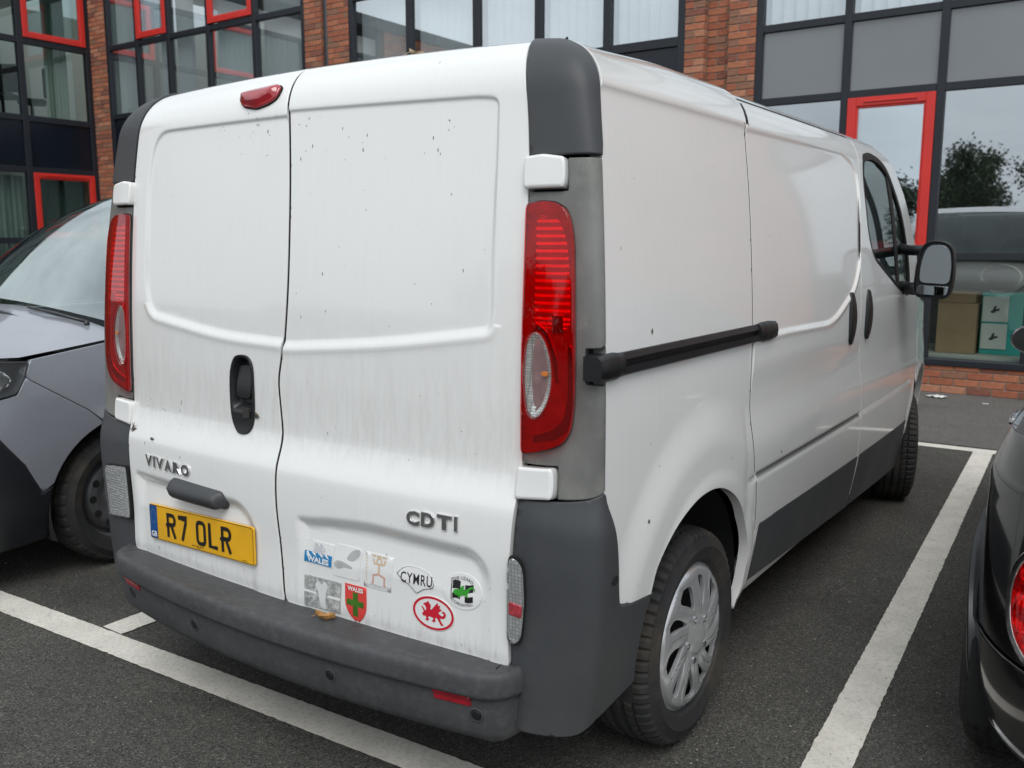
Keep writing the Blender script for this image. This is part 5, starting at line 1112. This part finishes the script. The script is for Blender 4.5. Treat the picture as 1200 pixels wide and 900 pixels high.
    grid('arch_liner', np.array([[(sx*x, AB[0]+(AB[2]+k)*math.cos(rad(a)), AB[1]+(AB[2]+k)*math.sin(rad(a))) for x, k in ((.84, .0), (.58, .01), (.56, -.3))] for a in lin(-20, 200, 24)]), und, BC, True)
MB().box(-.56, .56, .15, 3.7, .22, .85).box(-.76, .76, 1.1, 2.7, .22, .9).build('underbody', und, BC)
bw = car_wheel(BC, .303, .200, 'alloy'); bw.location = (-.765, AB[0], .301); bw.rotation_euler = (0, 0, PI)
for x, y, r in ((.765, AB[0], 30), (-.765, 3.08, 60), (.765, 3.08, 10)):
    c = copy_tree(bw, BC); c.location = (x, y, .301); c.rotation_euler = (rad(r), 0, 0 if x > 0 else PI)
# ------------------------------------------------------------------ things inside the office windows
cardb = mat('cardboard', (.36, .25, .15), .85, var=.1, vscale=5); teal = mat('teal_card', (.05, .42, .38), .6, var=.05); offw = mat('white_card', (.68, .68, .64), .6); inkm = mat('dark_print', (.05, .05, .055), .6)
def carton(x, y, z, w, d, h, rz, label, group='cartons behind the ground-floor window'):
    t = thing('cardboard_box', label, 'box', (x, y, z), rz, group)
    recalc(MB().bbox(-w/2, w/2, -d/2, d/2, 0, h, .004).build('body', cardb, t)); recalc(MB().bbox(-w/2-.001, w/2+.001, -.03, .03, h-.05, h+.0015, .001).build('tape', mat('tape', (.42, .33, .2), .4), t)); return t
sill = recalc(MB().bbox(-1.4, 2.8, .14, 1.2, .022, .36, .005).build('window_ledge', wallm, BLD))
carton(.44, 8.60, .362, .36, .34, .50, .0, 'brown cardboard box behind the window at the far right'); carton(.43, 8.64, .864, .34, .32, .11, -.04, 'flat brown cardboard box lying on the taller carton')
tb = thing('display_box', 'teal display box with two white printed panels behind the window', 'box', (.90, 8.52, .362), -.03)
recalc(MB().bbox(-.255, .34, 0, .30, 0, .61, .004).build('body', teal, tb))
for k in (0, 1):
    f_ = recalc(MB().bbox(-.245, -.015, -.012, -.001, .055+.27*k, .305+.27*k, .003).build('panel', offw, tb)); f_['label'] = 'white panel with a dark motif'
    panel('motif', T_(spl([(-40, -20), (-20, 0), (-10, 30), (10, 34), (5, 8), (30, 12), (34, -6), (8, -14), (-12, -30)], 4), -.13, .175+.27*k, .0011), planexz(-.0135), inkm, f_, .03, 0, 0, (), None, (0, -1, 0))
rl_ = thing('paper_roll', 'loose white paper roll curling on top of the display box', 'roll', (.76, 8.66, .99))
grid('sheet', np.array([[(r*math.cos(a)*1.5, y, .14+r*math.sin(a)) for y in (-.10, .10)] for a, r in zip(lin(-1.9, 3.6, 40), lin(.15, .10, 40))]), offw, rl_, True)
chm = mat('chair_fabric', (.012, .012, .014), .8)
for i, (x, y, r) in enumerate(((-14.85, 6.95, .6), (-15.1, 7.6, -.5))):
    c = thing('office_chair', ('dark office chair behind the wing window, nearer the corner', 'dark office chair behind the wing window, further from the corner')[1-i], 'chair', (x, y, 3.551), r, 'office chairs upstairs in the wing')
    recalc(MB().bbox(-.24, .24, -.24, .24, .42, .50, .03).build('seat', chm, c)); recalc(MB().bbox(-.22, .22, .20, .27, .56, 1.05, .03).build('backrest', chm, c)); MB().tube([(0, 0, .06), (0, 0, .42)], .03).build('column', chm, c)
    for k in range(5): a = k*1.2566; MB().tube([(0, 0, .08), (.28*math.cos(a), .28*math.sin(a), .04)], .02, 6).build('leg', chm, c)
# ------------------------------------------------------------------ small litter
leafm = mat('dead_leaf', (.42, .22, .07), .7, var=.3, vscale=60); dryl = mat('dry_leaf', (.50, .38, .24), .8, var=.2, vscale=60)
def leaf(loc, s, m, label, curl, rz):
    t = thing('dry_leaf', label, 'leaf', loc, rz)
    P_ = []
    for i, a in enumerate(lin(-1, 1, 11)):
        w = (1-a*a)**.6*(.40+.12*math.sin(a*9)); P_.append([(a, k*w, curl*(k*k*.5+.35*a*a)+.06*math.sin(k*6+a*5)+.05) for k in lin(-1, 1, 7)])
    o = grid('blade', np.array(P_)*s, m, t, True); MB().tube([(-s, 0, curl*.35*s+.05*s), (-1.35*s, .1*s, .15*s), (-1.6*s, .25*s, .02*s)], .035*s, 5).build('stalk', m, t); return t
leaf((.196, .045, .459), .030, leafm, 'curled orange-brown dead leaf lying on the rear bumper of the van', .9, .3)
leaf((.305, .330, 1.945), .022, dryl, 'small pale dry leaf stuck on the rear edge of the van roof', .8, 1.2)
pap = mat('paper', (.72, .72, .70), .7)
def scrap(x, y, s, label, seed):
    r = random.Random(seed); P_ = [[((i-3)*s/3+r.uniform(-.1, .1)*s, (j-2)*s/5+r.uniform(-.08, .08)*s, .012+abs(r.gauss(0, .25))*s*.5) for j in range(5)] for i in range(7)]
    tag(grid('litter', np.array(P_), pap, None, True), label, 'litter').location = (x, y, 0)
scrap(.42, 7.72, .085, 'crumpled white paper scrap on the pavement by the brick plinth', 3); scrap(.86, 7.55, .025, 'tiny white scrap on the pavement right of the larger one', 5)
# cobwebby bits caught on the doors
cw_ = mat('twig', (.10, .08, .06), .9)
for (u, v, s_, sd_) in ((-.742, .862, .020, 1), (-.620, .845, .006, 2), (-.128, .972, .014, 4)):
    r = random.Random(sd_); mb = MB()
    for k in range(6):
        b = RL(np.array([u]), np.array([v]))[0]; p = [tuple(b+np.array([r.gauss(0, .5)*s_, -.002-.003*r.random(), r.gauss(0, .4)*s_])) for _ in range(4)]; mb.tube(p, .0007+.0006*r.random(), 4)
    mb.build('debris', cw_, VAN)
# dirt flecks and run marks on the doors
rg_ = random.Random(11); fm = MB()
def fleck(fn, u, v, w, h):
    q = [(u+w*math.cos(a)*rg_.uniform(.6, 1.2), v+h*math.sin(a)*rg_.uniform(.6, 1.2)) for a in (0, 1.05, 2.1, 3.14, 4.2, 5.2)]; q = np.array(q); P_ = fn(q[:, 0], q[:, 1]); P_[:, 1] -= .0009; fm.add(P_, [tuple(range(6))])
for fn, n, u0, u1, v0, v1, s_ in ((RL, 30, -.34, -.06, 1.70, 1.83, 1.), (RL, 34, -.70, -.44, .80, .98, 1.), (RL, 22, -.72, -.20, 1.0, 1.75, .7), (RR, 40, .02, .55, 1.66, 1.80, 1.), (RR, 46, .03, .66, .92, 1.66, .8), (RR, 40, .02, .70, .66, 1.0, .7), (RR, 30, .05, .72, .47, .66, .7), (RL, 26, -.70, -.10, .47, .56, .8), (RL, 8, -.16, -.10, 1.74, 1.82, 1.3)):
    for i in range(int(n*.55)):
        r = rg_.uniform(.0006, .0017)*s_; fleck(fn, rg_.uniform(u0, u1), rg_.uniform(v0, v1), r, r*rg_.choice((1, 1.4, 2.2, 4)))
tag(fm.build('dirt_flecks', cw_, VAN), kind='stuff'); sm = MB()
for i in range(420):
    y, v = rg_.uniform(.30, 2.3), rg_.uniform(.55, 1.75); r = rg_.uniform(.0007, .0019) if i % 14 else .004; q = np.array([(y+r*math.cos(a)*1.3, v+r*math.sin(a)*rg_.choice((1, 2))) for a in (0, 1.25, 2.5, 3.8, 5)]); P_ = side(q[:, 0], q[:, 1])
    o_ = bdisp(q[:, 0], q[:, 1]) if y < 1.1 else sdisp(q[:, 0], q[:, 1]); P_[:, 0] += o_+.0012; sm.add(P_, [tuple(range(5))])
    if i > 34: sm.v = sm.v[:-5]; sm.f = sm.f[:-1]
tag(sm.build('dirt_flecks', cw_, VAN), kind='stuff')
# ------------------------------------------------------------------ trees behind the camera: they stand in the window reflections
bark = mat('bark', (.075, .06, .045), .9, var=.3, vscale=5, bump=.6, bscale=30); lfm = [mat('foliage_%s' % n, c, .55, var=.3, vscale=1.5) for n, c in (('deep', (.028, .052, .018)), ('mid', (.045, .078, .024)))]
def tree(x, y, h, r, label, seed, n=15000):
    t = thing('tree', label, 'tree', (x, y, 0), 0, 'trees across the car park'); g = np.random.default_rng(seed); mb = MB()
    mb.tube([(0, 0, 0), (.1, 0, h*.25), (-.05, .1, h*.5), (0, 0, h*.8)], [.28, .22, .14, .04], 10); tips = []
    for k in range(11):
        a = g.uniform(0, 2*PI); z = h*g.uniform(.28, .6); e = (math.cos(a)*r*g.uniform(.4, .8), math.sin(a)*r*g.uniform(.4, .8), z+h*g.uniform(.08, .3)); mb.tube([(0, 0, z), (e[0]*.5, e[1]*.5, (z+e[2])/2+.2), e], [.09, .06, .02], 6); tips.append(e)
    mb.build('trunk', bark, t, True); cl = [np.array(e)+g.normal(0, .5, 3) for e in tips for _ in range(3)]+[np.array([g.normal(0, r*.35), g.normal(0, r*.35), h*g.uniform(.5, .95)]) for _ in range(16)]
    V, F, I = [], [], []
    for i in range(n):
        c = cl[g.integers(len(cl))]+g.normal(0, r*.15, 3); s = g.uniform(.055, .12); a, b = g.normal(0, 1, 3), g.normal(0, 1, 3); a /= np.linalg.norm(a); b -= a*(a@b); b /= np.linalg.norm(b); k = len(V)
        V += [c-a*s, c+b*s*.55, c+a*s, c-b*s*.55]; F.append((k, k+1, k+2, k+3)); I.append(int(g.random() < .45))
    mk('crown', V, F, lfm, t, fmi=I)
for a in [(-4.1, -26, 5.5, 1.9, 'broad green tree across the car park, right of the other in the window reflection', 1), (-8.4, -27, 4.3, 2.0, 'lower green tree across the car park beside the broad one', 2), (-15, -30, 5.2, 2.6, 'green tree at the far left of the tree row', 3), (6, -30, 5.2, 2.6, 'green tree at the right end of the row', 4)]: tree(*a)
hg = np.random.default_rng(5); V, F = [], []
for i in range(9000):
    c = np.array([hg.uniform(-40, 30), -33+hg.normal(0, .6), hg.uniform(0, 1.9)+.25*math.sin(hg.uniform(0, 9))]); s = .22; a, b = hg.normal(0, 1, 3), hg.normal(0, 1, 3); a /= np.linalg.norm(a); b -= a*(a@b); b /= np.linalg.norm(b); k = len(V); V += [c-a*s, c+b*s*.6, c+a*s, c-b*s*.6]; F.append((k, k+1, k+2, k+3))
tag(mk('hedge', V, F, lfm[0]), kind='stuff')
